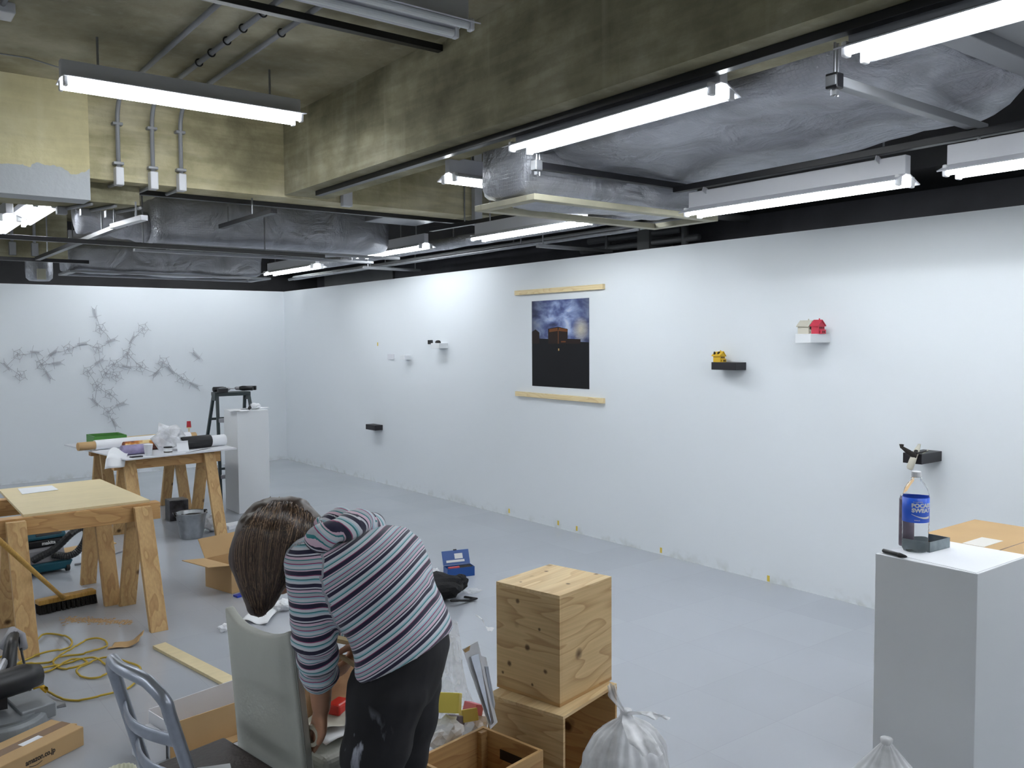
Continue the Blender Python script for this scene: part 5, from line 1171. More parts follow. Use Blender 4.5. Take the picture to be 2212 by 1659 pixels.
# ---------------------------------------------------------------- bags
def sack(c, r, h_, seed, m, t, name, knot=.12, folds=14, amp=.10, sq=(1,1), tip=(0,0), profile=None):
    def f(u, v):
        a = 2*math.pi*u
        prof = profile or [(0,.80),(.10,.98),(.35,1.04),(.6,.94),(.78,.72),(.90,.42),(1,knot)]
        for (v0,r0),(v1,r1) in zip(prof, prof[1:]):
            if v0 <= v <= v1: k = lerp(r0, r1, (v-v0)/(v1-v0)); break
        fold = amp*(.35+v)*math.sin(a*folds+seed+3*noise.noise(Vector((v*2,seed,a))))*.35 + amp*2.2*noise.noise(Vector((math.cos(a)*1.6,math.sin(a)*1.6,v*3+seed)))+amp*.8*noise.noise(Vector((math.cos(a)*5,math.sin(a)*5,v*7+seed)))
        k *= 1+fold
        return Vector((c[0]+r*k*math.cos(a)*sq[0]+tip[0]*v*v, c[1]+r*k*math.sin(a)*sq[1]+tip[1]*v*v, c[2]+.002+h_*v))
    b = MB(); b.grid(f, 110, 44, wrap=True)
    vs = [v for v in b.bm.verts]
    return obj(name, b, M[m], t, smooth=True, world=True, solid=0)
kc = pd(1352, 1542, 2.45); c = (kc.x-.02, kc.y-.0, 0)
t = thing('rubbish_bag', 'knotted white rubbish bag leaning by the stacked plywood boxes', 'rubbish bag', c)
sack(c, .135, kc.z-.01, 4, 'bag', t, 'bag_body', .14, 22, .10, (1.05,.85), (.02,0), [(0,.8),(.1,1),(.4,1.06),(.7,1.03),(.86,.86),(.94,.60),(.975,.32),(1,.12)])
obj('knot', MB().tube([kc+Vector((0,0,-.03)), kc, kc+Vector((0,0,.012))], [.03,.016,.018], 12), M['bag'], t, smooth=True, world=True)
def ear(p, pts, wd, name, m='bag'):
    b = MB(); q = [p]+pts
    def f(u, v):
        s = v*(len(q)-1); i = min(int(s), len(q)-2); c_ = q[i].lerp(q[i+1], s-i)
        w2 = wd*(.25+v*1.1 if v < .8 else 1.1-.3*v)
        return c_+CAMR*(u-.5)*w2+CAMF*.012*math.sin(u*9+v*4)
    b.grid(f, 10, 16); return obj(name, b, M[m], t, smooth=True, world=True)
ear(kc, [pd(1340,1528,2.44), pd(1326,1508,2.45), pd(1320,1478,2.46)], .028, 'bag_ear')
ear(kc, [pd(1375,1540,2.40), pd(1405,1540,2.37), pd(1430,1552,2.36)], .06, 'bag_ear')
ear(kc, [pd(1362,1565,2.36), pd(1385,1600,2.30), pd(1410,1630,2.28)], .07, 'bag_ear')
crumple((c[0],c[1],.03), (.10,.08,.14), 51, 'contents', 'paper', '', '', True, .5, 3, t)
c = pz(1385,1655,.25); 
kc2 = pz(958,1660,0); c0 = pd(1000,1420,3.25); bx_, by_ = 1.90, 2.96
t = thing('rubbish_bag', 'clear plastic rubbish bag with colourful packaging behind the person', 'rubbish bag', (bx_,by_,0))
sack((bx_,by_,0), .13, .47, 9, 'bag_clear', t, 'bag_body', .12, 18, .12, (1,1), (.10,.07), [(0,.85),(.1,1),(.3,1),(.45,.8),(.65,.5),(.85,.3),(1,.16)])
def pk(px, py, d_, s, m, rz, nm): 
    b = MB(); b.box(pd(px,py,d_), s, Matrix.Rotation(rz,3,'Z') @ Matrix.Rotation(.4,3,'Y')); return obj(nm, b, m, t, world=True, bevel=.003)
pk(968,1518,3.18,(.06,.09,.07), mat('yellow carton', srgb(224,208,96), .5), .8, 'yellow_packet'); pk(1022,1530,3.3,(.05,.06,.04), mat('pink wrapper', srgb(206,110,120), .5), .3, 'pink_packet')
pk(1012,1545,3.25,(.05,.06,.045), mat('mustard wrapper', srgb(206,184,90), .5), 1.3, 'mustard_packet'); pk(985,1560,3.22,(.05,.05,.05), mat('grey lilac wrapper', srgb(120,112,124), .6), .5, 'grey_packet')
o_ = pd(955,1585,3.15); crumple((o_.x,o_.y,max(.01,o_.z-.06)), (.07,.06,.05), 61, 'white_wrapper', 'paper', '', '', True, .5, 3, t)
o_ = pd(1022,1572,3.34); crumple((o_.x,o_.y,max(.01,o_.z-.04)), (.06,.06,.05), 62, 'white_wrapper', 'paper', '', '', True, .5, 3, t)
o_ = pd(950,1625,3.1); crumple((o_.x,o_.y,.004), (.08,.07,.04), 63, 'white_wrapper', 'paper', '', '', True, .5, 3, t)
# folded white sheets leaning against the boxes
t = thing('foam_board_bundle', 'white folded board bundle with dark edges leaning beside the clear rubbish bag', 'board bundle', (2.05,2.85,0))
def lean(pts, m, nm, th=.004):
    b = MB(); n3 = (pts[1]-pts[0]).cross(pts[2]-pts[0]).normalized()*th
    b.hexa(pts, [p+n3 for p in pts]); return obj(nm, b, M[m], t, world=True)
d0 = 3.05
lean([pd(1000,1402,d0), pd(1032,1385,d0+.03), pd(1075,1560,d0-.03), pd(1060,1575,d0-.06)], 'foam_white', 'board', .006)
lean([pd(1017,1418,d0-.01), pd(1034,1412,d0-.0), pd(1067,1560,d0-.05), pd(1062,1566,d0-.07)], 'alu', 'dark_edge', .004)
lean([pd(1036,1415,d0+.02), pd(1050,1420,d0+.03), pd(1070,1520,d0), pd(1066,1545,d0-.03)], 'foam_white', 'board', .006)
lean([pd(1048,1440,d0+.01), pd(1055,1440,d0+.015), pd(1068,1530,d0-.02), pd(1066,1545,d0-.03)], 'alu', 'dark_edge', .004)
lean([pd(1001,1405,d0-.015), pd(1016,1394,d0-.01), pd(1014,1405,d0-.012), pd(1005,1410,d0-.016)], 'cardboard', 'brown_edge', .003)
b = MB(); pp = [pd(1025,1328,3.6), pd(1040,1338,3.55), pd(1062,1370,3.5), pd(1068,1362,3.52)]
b.grid(lambda u, v: pp[0].lerp(pp[1], v).lerp(pp[3].lerp(pp[2], v), u)+Vector((0,0,.01*math.sin(u*8))), 10, 4); c_ = pz(1045,1372,0)
for v in b.bm.verts: v.co = Vector((v.co.x, v.co.y, v.co.z))
o = obj('bag_ear', b, M['bag'], t, smooth=True, world=True)
# bag in the bottom right corner
kc = pd(1915, 1606, 2.0); c = (kc.x, kc.y, 0)
t = thing('rubbish_bag', 'translucent rubbish bag with a pointed top before the right plinth', 'rubbish bag', c)
sack(c, .17, kc.z, 15, 'bag', t, 'bag_body', .06, 14, .08)
obj('knot', MB().tube([kc+Vector((0,0,-.03)), kc, kc+Vector((0,0,.012))], [.022,.012,.014], 10), M['bag'], t, smooth=True, world=True)

# ---------------------------------------------------------------- chairs
# grey metal chair
t = thing('metal_chair', 'grey tubular metal chair with a brown padded seat, nearest the camera', 'chair', (.80,2.38,0))
ft, nt2 = Vector((.548,2.495,.80)), Vector((.600,2.20,.79))
fb, nb_ = Vector((.640,2.52,.46)), Vector((.690,2.20,.46))
bow = Vector((-.035,-.006,0))
top = [fb.lerp(ft,0), fb.lerp(ft,.45), fb.lerp(ft,.8), fb.lerp(ft,.93)]
for i in range(1, 10):
    u = i/10; arch = .035*(1-abs(2*u-1)**3.5)-.005
    top.append(ft.lerp(nt2, lerp(.06,.94,u))+bow*math.sin(math.pi*u)+Vector((0,0,arch)))
top += [nb_.lerp(nt2,.93), nb_.lerp(nt2,.8), nb_.lerp(nt2,.45), nb_]
sm = []
for i in range(len(top)-1):
    p0_, p1_, p2_, p3_ = top[max(i-1,0)], top[i], top[i+1], top[min(i+2,len(top)-1)]
    for k in range(4):
        u = k/4; sm.append(.5*((2*p1_)+(p2_-p0_)*u+(2*p0_-5*p1_+4*p2_-p3_)*u*u+(3*p1_-p0_-3*p2_+p3_)*u**3))
sm.append(top[-1])
obj('back_frame', MB().tube(sm, .0165, 14), M['alu'], t, smooth=True, world=True)
for k in (.60, .26):
    a_, b_ = fb.lerp(ft,k), nb_.lerp(nt2,k); b = MB()
    pts = [a_.lerp(b_,i/12)+bow*1.1*math.sin(math.pi*i/12) for i in range(13)]
    rg = []
    for i, p in enumerate(pts):
        d_ = (pts[min(i+1,12)]-pts[max(i-1,0)]).normalized(); sd = d_.cross(Vector((0,0,1))).normalized()
        rg.append([b.bm.verts.new(p+sd*.006*math.cos(2*math.pi*q_/12)*(1.0)+Vector((0,0,.018*math.sin(2*math.pi*q_/12)))) for q_ in range(12)])
    for A_, B_ in zip(rg, rg[1:]):
        for q_ in range(12): b.bm.faces.new((A_[q_], A_[(q_+1) % 12], B_[(q_+1) % 12], B_[q_]))
    obj('back_slat', b, M['alu'], t, smooth=True, world=True)
s4 = [Vector((.655,2.50,.43)), Vector((.87,2.55,.43)), Vector((.918,2.24,.43)), Vector((.70,2.20,.43))]
obj('seat_pan', MB().hexa(s4, [p+Vector((0,0,.018)) for p in s4]), M['alu'], t, world=True, bevel=.008)
s5 = [p+Vector((0,0,.0185)) for p in s4]
obj('seat_cushion', MB().hexa(s5, [p+Vector((0,0,.032)) for p in s5]), M['brown_leather'], t, world=True, bevel=.014, seg=4)
for p, q_ in ((fb, Vector((.60,2.53,0))), (nb_, Vector((.65,2.17,0))), (Vector((.855,2.53,.43)), Vector((.875,2.54,0))), (Vector((.90,2.25,.43)), Vector((.915,2.235,0)))):
    obj('leg', MB().tube([p, p.lerp(q_,.5), q_], [.0155,.014,.012], 12), M['alu'], t, smooth=True, world=True)
sq = [pz(425,1659,.482), pz(497,1649,.482), pz(503,1675,.482), pz(430,1690,.482)]
flat('paper_sheet', [(p.x,p.y) for p in sq], .0015, 'paper', 'white paper lying on the brown seat of the metal chair', 'paper', z=.481)
c = pz(261,1665,.12); t = thing('paper_bowl', 'white paper cup with a scalloped rim at the bottom picture edge', 'cup', (c.x,c.y,0))
b = MB(); b.grid(lambda u, v: Vector((c.x+(.030+.020*v)*(1+.05*v*math.sin(u*2*math.pi*18))*math.cos(u*2*math.pi), c.y+(.030+.020*v)*(1+.05*v*math.sin(u*2*math.pi*18))*math.sin(u*2*math.pi), .002+.122*v)), 108, 6, wrap=True); obj('bowl', b, mat('ivory paper', srgb(226,226,206), .7), t, smooth=True, world=True, solid=.0015)
b = MB(); b.lathe([(0,.001),(.032,.001),(.032,.003),(0,.003)], 24, (c.x,c.y,0)); obj('bowl_base', b, M['paper'], t, world=True)
# off-white leather chair
CH = frame((1.03,2.435,0), .185)
t = thing('leather_chair', 'off-white leather dining chair with a tall scooped back, loaded with clutter', 'chair', (1.03,2.435,0), .185)
hw = .172
def top_h(u): return .822+.036*abs(u)**2.6
def backpt(u, v, side):
    z = lerp(.30, top_h(u), v); k = (z-.30)/.55
    wv = hw*(1.02-.05*k); x = -.012-.045*k-.010*k*k-.018*(1-u*u)*k
    thick = lerp(.075, .060, k); e = (1-abs(u)**8)*(1-max(0,(v-.9)/.1)**2*.75)
    return Vector((x-thick/2+side*thick/2*max(.55,e), wv*u, z))
b = MB(); NU, NV = 28, 26
def ring(v):
    r_ = [backpt(-1+2*i/NU, v, 1) for i in range(NU+1)]+[backpt(1-2*i/NU, v, -1) for i in range(NU+1)]
    return r_
rings = [[b.bm.verts.new(p) for p in ring(j/NV)] for j in range(NV+1)]
for A_, B_ in zip(rings, rings[1:]):
    for k in range(len(A_)): b.bm.faces.new((A_[k], A_[(k+1) % len(A_)], B_[(k+1) % len(A_)], B_[k]))
n_ = NU+1
for R_ in (rings[0], rings[-1]):
    for i in range(NU): b.bm.faces.new((R_[i], R_[i+1], R_[2*n_-2-i], R_[2*n_-1-i]))
obj('backrest', b, M['white_leather'], t, smooth=True, bevel=.008, seg=3)
b = MB()
for s in (-1,):
    b.tube([backpt(s*.995, j/20, 0)+Vector((-.008, s*.004, 0)) for j in range(1, 20)], .0022, 6)
obj('seam', b, mat('seam of off-white leather', srgb(150,152,146), .6), t, smooth=True)
obj('seat', MB().bb((-.005,-hw,.365), (.38,hw,.455)), M['white_leather'], t, bevel=.025, seg=4)
obj('seat_frame', MB().bb((-.02,-hw+.01,.30), (.36,hw-.01,.364)), M['white_leather'], t, bevel=.01)
for x in (-.03, .335):
    for y in (-1, 1): obj('leg', MB().hexa([(x-.016,y*(hw-.03)-.016,0),(x+.016,y*(hw-.03)-.016,0),(x+.016,y*(hw-.03)+.016,0),(x-.016,y*(hw-.03)+.016,0)], [(x-.02,y*(hw-.03)-.02,.30),(x+.02,y*(hw-.03)-.02,.30),(x+.02,y*(hw-.03)+.02,.30),(x-.02,y*(hw-.03)+.02,.30)]), mat('dark chair leg', srgb(46,36,30), .5), t)
SZ = .4555
def cl(x, y, z=0): return CH @ Vector((x, y, z))
# clutter on its seat
flat('black_folder', [cl(.02,-.165),cl(.27,-.15),cl(.26,-.02),cl(.015,-.03)], .012, 'black_plastic', 'flat black folder on the seat of the off-white chair', 'folder', z=SZ)
loose_sheet('loose_paper', [tuple(cl(.03,-.13))[:2],tuple(cl(.24,-.12))[:2],tuple(cl(.25,.0))[:2],tuple(cl(.04,.0))[:2]], SZ+.012, 'paper', 'white papers piled on the black folder on the off-white chair', wave=.012)
loose_sheet('canvas_cloth', [tuple(cl(.02,-.09))[:2],tuple(cl(.20,-.08))[:2],tuple(cl(.20,.04))[:2],tuple(cl(.03,.04))[:2]], SZ+.028, 'cream', 'cream cloth folded on the papers on the off-white chair', 'cloth', .02)
o = obj('red_packet', MB().box(tuple(cl(.17,-.005,.512)), (.07,.05,.035), rotz(.5).to_3x3()), mat('red glossy packet', srgb(196,44,36), .3), bevel=.008); tag(o, 'red glossy packet in front of the brown paper bag', 'packet')
bc2 = cl(.20, .107, SZ); t = thing('paper_bag', 'crumpled brown paper bag standing open on the off-white chair', 'bag', bc2, .185)
def bagf(u, v):
    a = 2*math.pi*u; c_, s_ = math.cos(a), math.sin(a); r = (abs(c_)**5+abs(s_)**5)**(-.2)
    k = 1+.10*noise.noise(Vector((c_*2,s_*2,v*4)))*(v+.3)+.16*v*v*math.sin(a*3+1)
    return Vector((.098*c_*r*k, .055*s_*r*k-.02*v*v, .002+.155*v+.022*v*noise.noise(Vector((c_*3,s_*3,7)))))
b = MB(); b.grid(bagf, 72, 18, wrap=True); obj('bag_body', b, M['kraft'], t, smooth=False, solid=.0012)
b = MB(); b.bb((-.09,-.048,.001), (.09,.048,.004)); obj('bag_bottom', b, M['kraft'], t)
for k in range(3):
    b = MB(); b.bb((-.075+.014*k,-.0625-.001*k,.05), (-.070+.014*k,-.0615-.001*k,.115)); obj('print_line', b, M['ink'], t)
# blue tray and white bucket on the floor beyond
c = pz(706,1484,.05); t = thing('blue_tray', 'blue plastic tray with a yellow sponge on the floor beyond the paper bag', 'tray', (c.x,c.y,0), .1)
for a_, c_ in (((-.14,-.09,0),(.14,-.084,.075)),((-.14,.084,0),(.14,.09,.075)),((-.14,-.084,0),(-.134,.084,.075)),((.134,-.084,0),(.14,.084,.075)),((-.134,-.084,0),(.134,.084,.004))): obj('tray_wall', MB().bb(a_, c_), M['blue_plastic'], t)
o = obj('sponge', MB().box((c.x-.06,c.y,.0405), (.13,.10,.072), rotz(.2).to_3x3()), mat('yellow and blue sponge pack', srgb(206,200,92), .7, var=.15, vscale=20), bevel=.008); tag(o, 'yellow sponge pack lying in the blue tray', 'sponge')
c = pz(812,1490,0); t = thing('plastic_bucket', 'white plastic tub with a green band beside the blue tray', 'bucket', (c.x,c.y,0))
obj('tub', MB().lathe([(0,.001),(.058,.001),(.068,.15),(.064,.152),(.0,.148)], 28, (c.x,c.y,0)), M['white_plastic'], t, smooth=False, world=True)
obj('green_band', MB().lathe([(.0637,.075),(.0655,.105),(.066,.105),(.0642,.075)], 28, (c.x,c.y,0)), M['green'], t, world=True)

# ---------------------------------------------------------------- the person
def remeshed(mb, voxel, smooth=6, factor=.5):
    me = bpy.data.meshes.new('tmp'); mb.bm.to_mesh(me); mb.bm.free()
    o = bpy.data.objects.new('tmp', me); C.objects.link(o)
    r = o.modifiers.new('r', 'REMESH'); r.mode = 'VOXEL'; r.voxel_size = voxel; r.use_smooth_shade = True
    if smooth: s = o.modifiers.new('s', 'SMOOTH'); s.factor = factor; s.iterations = smooth
    dg = bpy.context.evaluated_depsgraph_get(); out = bpy.data.meshes.new_from_object(o.evaluated_get(dg))
    bpy.data.objects.remove(o); bpy.data.meshes.remove(me)
    for p in out.polygons: p.use_smooth = True
    return out
def mesh_obj(name, me, m, parent):
    me.name = name; me.materials.clear(); me.materials.append(m)
    o = bpy.data.objects.new(name, me); C.objects.link(o); o.parent = parent; me.transform(wmat(parent).inverted()); return o
def ball(mb, c, r, sc=(1,1,1), sub=2, m=None):
    b = bmesh.new(); bmesh.ops.create_icosphere(b, subdivisions=sub, radius=1)
    for v in b.verts:
        q = Vector((v.co.x*sc[0]*r, v.co.y*sc[1]*r, v.co.z*sc[2]*r)); v.co = (m @ q if m is not None else q)+Vector(c)
    me = bpy.data.meshes.new('b'); b.to_mesh(me); b.free(); mb.bm.from_mesh(me); bpy.data.meshes.remove(me)
def limb(mb, pts, rs, n=14):
    for p, r in zip(pts, rs): ball(mb, p, r)
    for i in range(len(pts)-1): mb.tube([pts[i], pts[i+1]], [rs[i], rs[i+1]], n)
def sections(mb, secs, n=28, exp=2.3):
    """secs: (centre, axis1*half, axis2*half); closed loft"""
    rings = []
    for c, a, b in secs:
        ring = []
        for k in range(n):
            t_ = 2*math.pi*k/n; cs, sn = math.cos(t_), math.sin(t_); r = (abs(cs)**exp+abs(sn)**exp)**(-1/exp)
            ring.append(mb.bm.verts.new(c+a*cs*r+b*sn*r))
        rings.append(ring)
    for A_, B_ in zip(rings, rings[1:]):
        for k in range(n): mb.bm.faces.new((A_[k], A_[(k+1) % n], B_[(k+1) % n], B_[k]))
    mb.bm.faces.new(rings[0]); mb.bm.faces.new(list(reversed(rings[-1])))
DP = 2.42
def J(x, y, d=DP): return pd(x, y, d)
px = 1/FPX                                             # metres per pixel at depth 1
DEP = (CAMF*.97+CAMR*.20).normalized()                  # across the body, left side to right side
def sec(x, y, nx, ny, half, dep, d=DP):                 # section centre, in-picture normal, half thickness (px), half breadth (m)
    n_ = (CAMR*nx-CAMU*ny).normalized()
    return (J(x, y, d), n_*half*px*d, DEP*dep)
person = thing('person', 'person in a striped hooded top bending over the off-white chair, sorting clutter', 'person', (J(880,1500).x, J(880,1500).y, 0))
# joints
hipL, hipR = J(838,1475,2.36), J(890,1465,2.50)
kL, kR = J(800,1690,2.345), J(854,1690,2.50); kneeL, kneeR = Vector((kL.x,kL.y,.43)), Vector((kR.x,kR.y,.43))
ankL, ankR = Vector((kneeL.x+.05, kneeL.y-.04, .075)), Vector((kneeR.x+.05, kneeR.y-.04, .075))
shL, elL, cuL, wrL = J(668,1212,2.30), J(678,1372,2.32), J(692,1462,2.40), J(694,1530,2.45)
shR, elR, cuR, wrR = J(700,1205,2.58), J(752,1330,2.64), J(772,1378,2.58), J(778,1392,2.555)
neck0, neck1 = J(712,1165), J(655,1175)
headc = J(598,1178)
fwd = (CAMR*-.93+CAMF*.30+CAMU*-.15).normalized()       # the way the body faces
down = Vector((0,0,-1))
spine = [J(878,1440), J(862,1385), J(848,1325), J(822,1265), J(786,1215), J(745,1180), J(706,1165)]

def hand_chains(W, fdir, curl, side, s=1.0, bend=(.35,.75,.9)):
    """palm and five fingers as capsule chains; fdir = towards the fingers, curl = the palm's side, side = towards the thumb"""
    fdir, curl, side = fdir.normalized(), curl.normalized(), side.normalized()
    out = [([W, W+fdir*.03*s], [.021*s,.024*s])]
    for k in (-1.5, -.5, .5, 1.5): out.append(([W+fdir*.02*s+side*k*.012*s, W+fdir*.082*s+side*k*.0185*s], [.014*s,.0115*s]))
    lens = {1.5:.072, .5:.080, -.5:.074, -1.5:.058}
    for k, L_ in lens.items():
        p = W+fdir*.084*s+side*k*.0185*s; ch = [p]; a = 0
        for seg, bd in zip((.45,.31,.24), bend):
            a += bd+.06*k*.3; d_ = fdir*math.cos(a)+curl*math.sin(a)+side*k*.03
            p = p+d_.normalized()*L_*seg*s; ch.append(p)
        out.append((ch, [.0098*s,.0090*s,.0082*s,.0070*s]))
    p0 = W+fdir*.022*s+side*.020*s
    t1 = p0+(fdir*.55+side*.65+curl*.35).normalized()*.042*s; t2 = t1+(fdir*.8+side*.1+curl*.55).normalized()*.030*s; t3 = t2+(fdir*.75-side*.25+curl*.6).normalized()*.024*s
    out.append(([p0,t1,t2,t3], [.015*s,.0115*s,.0100*s,.0080*s]))
    return out
fL = (J(684,1580,2.475)-wrL).normalized()
handL = hand_chains(wrL, fL, (CAMR*-.35+CAMF*.25+down*.55), (CAMR*.55+CAMF*-.75), .93, (.25,.55,.6))
fR = (CAMR*-.55+down*.75+CAMF*-.2)
handR = hand_chains(wrR, fR, (CAMR*-.7+down*-.3+CAMF*-.5), (CAMF*-.5+CAMR*.2+CAMU*.6), .92, (.6,.9,.8))
# body: one continuous surface from head to feet
mb = MB()
sections(mb, [(c_, (a_*.82), DEP*.13) for c_, a_, b_ in [sec(870,1425,-.45,.9,100,.16), sec(850,1330,-.80,-.60,92,.15), sec(800,1238,-.68,-.73,88,.16), sec(740,1185,-.45,-.9,70,.16), sec(700,1168,-.2,-1,42,.10)]])
limb(mb, [neck0, neck1, headc.lerp(neck1,.4)], [.055,.050,.052])
hup = (CAMR*-.30+CAMU*.75+CAMF*.1).normalized()         # crown direction of the hanging head
hfw = (CAMR*-.62+CAMU*-.70+CAMF*.34).normalized(); hup = (hup-hfw*hup.dot(hfw)).normalized(); hsd = hfw.cross(hup)
HM = Matrix((hfw, hsd, hup)).transposed()
def HP(f, s_, u): return headc+hfw*f+hsd*s_+hup*u
ball(mb, HP(.0,0,.02), .088, (1.05,.84,1.0), 3, HM); ball(mb, HP(.03,0,-.045), .066, (1.0,.86,1.05), 3, HM)
ball(mb, HP(.068,0,-.092), .024, (1,1.1,.9), 2, HM)                                # chin
mb.tube([HP(.088,0,.012), HP(.112,0,-.028), HP(.094,0,-.036)], [.008,.014,.010], 10)   # nose
ball(mb, HP(.088,0,-.062), .014, (.8,1.7,.5), 2, HM)                               # lips
for s_ in (-1, 1): ball(mb, HP(-.005,s_*.080,-.02), .022, (.6,.35,1.1), 2, HM)     # ears
limb(mb, [shL, elL, cuL, wrL], [.048,.042,.035,.026]); limb(mb, [shR, elR, cuR, wrR], [.048,.042,.034,.026])
for ch, rs in handL+handR:
    limb(mb, ch, rs, 10)
limb(mb, [J(838,1490,2.36), J(822,1560,2.35), J(806,1640,2.345), kneeL, ankL], [.085,.074,.066,.052,.036]); limb(mb, [J(876,1480,2.50), J(872,1560,2.50), J(860,1640,2.50), kneeR, ankR], [.085,.072,.064,.052,.036])
for a_ in (ankL, ankR): limb(mb, [a_, Vector((a_.x,a_.y,.04))+fwd*.02, Vector((a_.x,a_.y,.028))+Vector((fwd.x,fwd.y,0)).normalized()*.16], [.038,.034,.024])
M['skin'] = mat('skin', srgb(196,146,116), .5, var=.04, vscale=30)
mesh_obj('body', remeshed(mb, .0055, 3), M['skin'], person)
eye = mat('dark eye', srgb(30,22,20), .2)
for s_ in (-1, 1):
    b = MB(); ball(b, HP(.083,s_*.032,.004), .009); obj('eye', b, eye, person, smooth=True, world=True)

# striped hooded top
def chain_param(p, pts):
    best = (1e9, 0); acc = 0
    for a_, b_ in zip(pts, pts[1:]):
        d_ = b_-a_; L_ = d_.length; u = max(0, min(1, (p-a_).dot(d_)/(L_*L_))); q = a_+d_*u; ds = (p-q).length
        if ds < best[0]: best = (ds, acc+u*L_)
        acc += L_
    return best
mb = MB()
torso_secs = [sec(872,1418,.905,-.425,0,0)]
T = [(879,1415,-.42,-.91,99,.175),(870,1381,-.50,-.87,100,.180),(859,1340,-.62,-.78,97,.172),(845,1296,-.70,-.71,101,.175),(817,1250,-.72,-.69,112,.185),(780,1212,-.66,-.75,108,.190),(745,1185,-.52,-.85,88,.175),(715,1172,-.35,-.94,62,.13),(692,1168,-.2,-.98,44,.075)]
S = []
for x, y, nx, ny, h_, dp in T:
    c_ = J(x, y); ax = (CAMR*nx-CAMU*ny).normalized()          # along the spine towards the neck
    n_ = (CAMR*-ny-CAMU*nx).normalized()                        # across, in the picture plane
    S.append((c_, n_*h_*px*DP, DEP*dp))
sections(mb, S, 36, 2.4)
limb(mb, [shL.lerp(J(715,1185),.45), shL, shL.lerp(elL,.5), elL, elL.lerp(cuL,.5), cuL], [.075,.066,.062,.059,.054,.048])
limb(mb, [shR.lerp(J(715,1185),.45), shR, shR.lerp(elR,.5), elR, cuR.lerp(elR,.3)], [.075,.064,.060,.054,.045])
top_me = remeshed(mb, .0085, 5)
spine2 = [J(x, y) for x, y, *_ in T]; armL = [shL, elL, cuL]; armR = [shR, elR, cuR]
lenT = sum((b-a).length for a, b in zip(spine2, spine2[1:]))
at = top_me.attributes.new('stripe', 'FLOAT', 'POINT')
hemc = J(871,1419); hemn = (CAMR*-.42-CAMU*-.91).normalized()
vals = []; newco = []
def station(p, pts):
    num = den = acc = 0
    for i, q in enumerate(pts):
        if i: acc += (q-pts[i-1]).length
        ax = (pts[min(i+1, len(pts)-1)]-pts[max(i-1, 0)]).normalized(); w_ = 1/(.0002+(p-q).length_squared**2*40)
        num += w_*(acc+(p-q).dot(ax)); den += w_
    return num/den
def smooth_chain(a_, b_, c_, n=9):
    out = []
    for i in range(n):
        u = i/(n-1); out.append(a_*(1-u)**2+(b_*1.0+(b_-(a_+c_)/2)*1.0)*2*u*(1-u)+c_*u*u)
    return out
armL2, armR2 = smooth_chain(*armL), smooth_chain(*armR)
top_me.calc_normals_split() if hasattr(top_me, 'calc_normals_split') else None
for v in top_me.vertices:
    p = v.co.copy()
    dT, sT = chain_param(p, spine2); dL, sL = chain_param(p, armL); dR, sR = chain_param(p, armR)
    k = min((dT/.150, 0), (dL/.062, 1), (dR/.062, 2))[1]
    if k == 0:
        # blend of the section planes: projected station along the spine
        num = den = 0
        acc = 0; prev = spine2[0]
        for (x, y, nx, ny, h_, dp), q in zip(T, spine2):
            acc += (q-prev).length; prev = q
            ax = (CAMR*nx-CAMU*ny).normalized(); w_ = 1/(.0004+(p-q).length_squared**1.5*4+((p-q).dot(ax))**2)
            num += w_*(acc+(p-q).dot(ax)); den += w_
        s_ = num/den
    else: s_ = .9+station(p, armL2 if k == 1 else armR2)
    vals.append(s_)
    # folds
    f_ = 0
    if k == 1: f_ = .0055*math.sin(sL*95+3*noise.noise(p*14))*(min(1, max(0, (sL-.13)/.10)))+.003*noise.noise(p*22)
    elif k == 0: f_ = .006*noise.noise(Vector((s_*16, p.dot(DEP)*5, p.dot(CAMU)*9)))+.004*math.sin(s_*60+p.dot(DEP)*9+4*noise.noise(p*7))*math.exp(-((s_-.11)/.05)**2)
    newco.append(p+v.normal*f_)
for v, q in zip(top_me.vertices, newco): v.co = q
at.data.foreach_set('value', vals)
def stripe_material():
    m, nt, b = newmat('striped knit'); L = nt.links.new
    a = nt.nodes.new('ShaderNodeAttribute'); a.attribute_name = 'stripe'
    mu = nd(nt, 'ShaderNodeMath', operation='MULTIPLY'); mu.inputs[1].default_value = 1/.083; L(a.outputs['Fac'], mu.inputs[0])
    fr = nd(nt, 'ShaderNodeMath', operation='FRACT'); L(mu.outputs[0], fr.inputs[0])
    nv, wt, te, aq, mg, pk_, gr = srgb(36,32,60), srgb(206,208,216), srgb(50,130,136), srgb(160,196,208), srgb(150,64,108), srgb(212,184,202), srgb(176,180,190)
    seq = [(nv,.12),(mg,.025),(wt,.08),(te,.035),(aq,.04),(wt,.07),(nv,.11),(wt,.04),(nv,.035),(pk_,.07),(te,.03),(gr,.08),(mg,.03),(aq,.045),(wt,.08),(te,.025),(pk_,.04)]
    pos = 0; stops = []
    for c_, w_ in seq: stops.append((pos, c_)); pos += w_
    r = ramp(nt, [(q/pos, c_) for q, c_ in stops], 'CONSTANT'); L(fr.outputs[0], r.inputs[0]); L(r.outputs[0], b.inputs['Base Color'])
    b.inputs['Roughness'].default_value = .9; b.inputs['Sheen Weight'].default_value = .25
    n = nd(nt, 'ShaderNodeTexNoise'); n.inputs['Scale'].default_value = 260; L(coords(nt), n.inputs['Vector'])
    bp = nt.nodes.new('ShaderNodeBump'); bp.inputs['Strength'].default_value = .2; bp.inputs['Distance'].default_value = .002; L(n.outputs[0], bp.inputs['Height']); L(bp.outputs[0], b.inputs['Normal'])
    return m
M['stripe'] = stripe_material()
mesh_obj('hooded_top', top_me, M['stripe'], person)
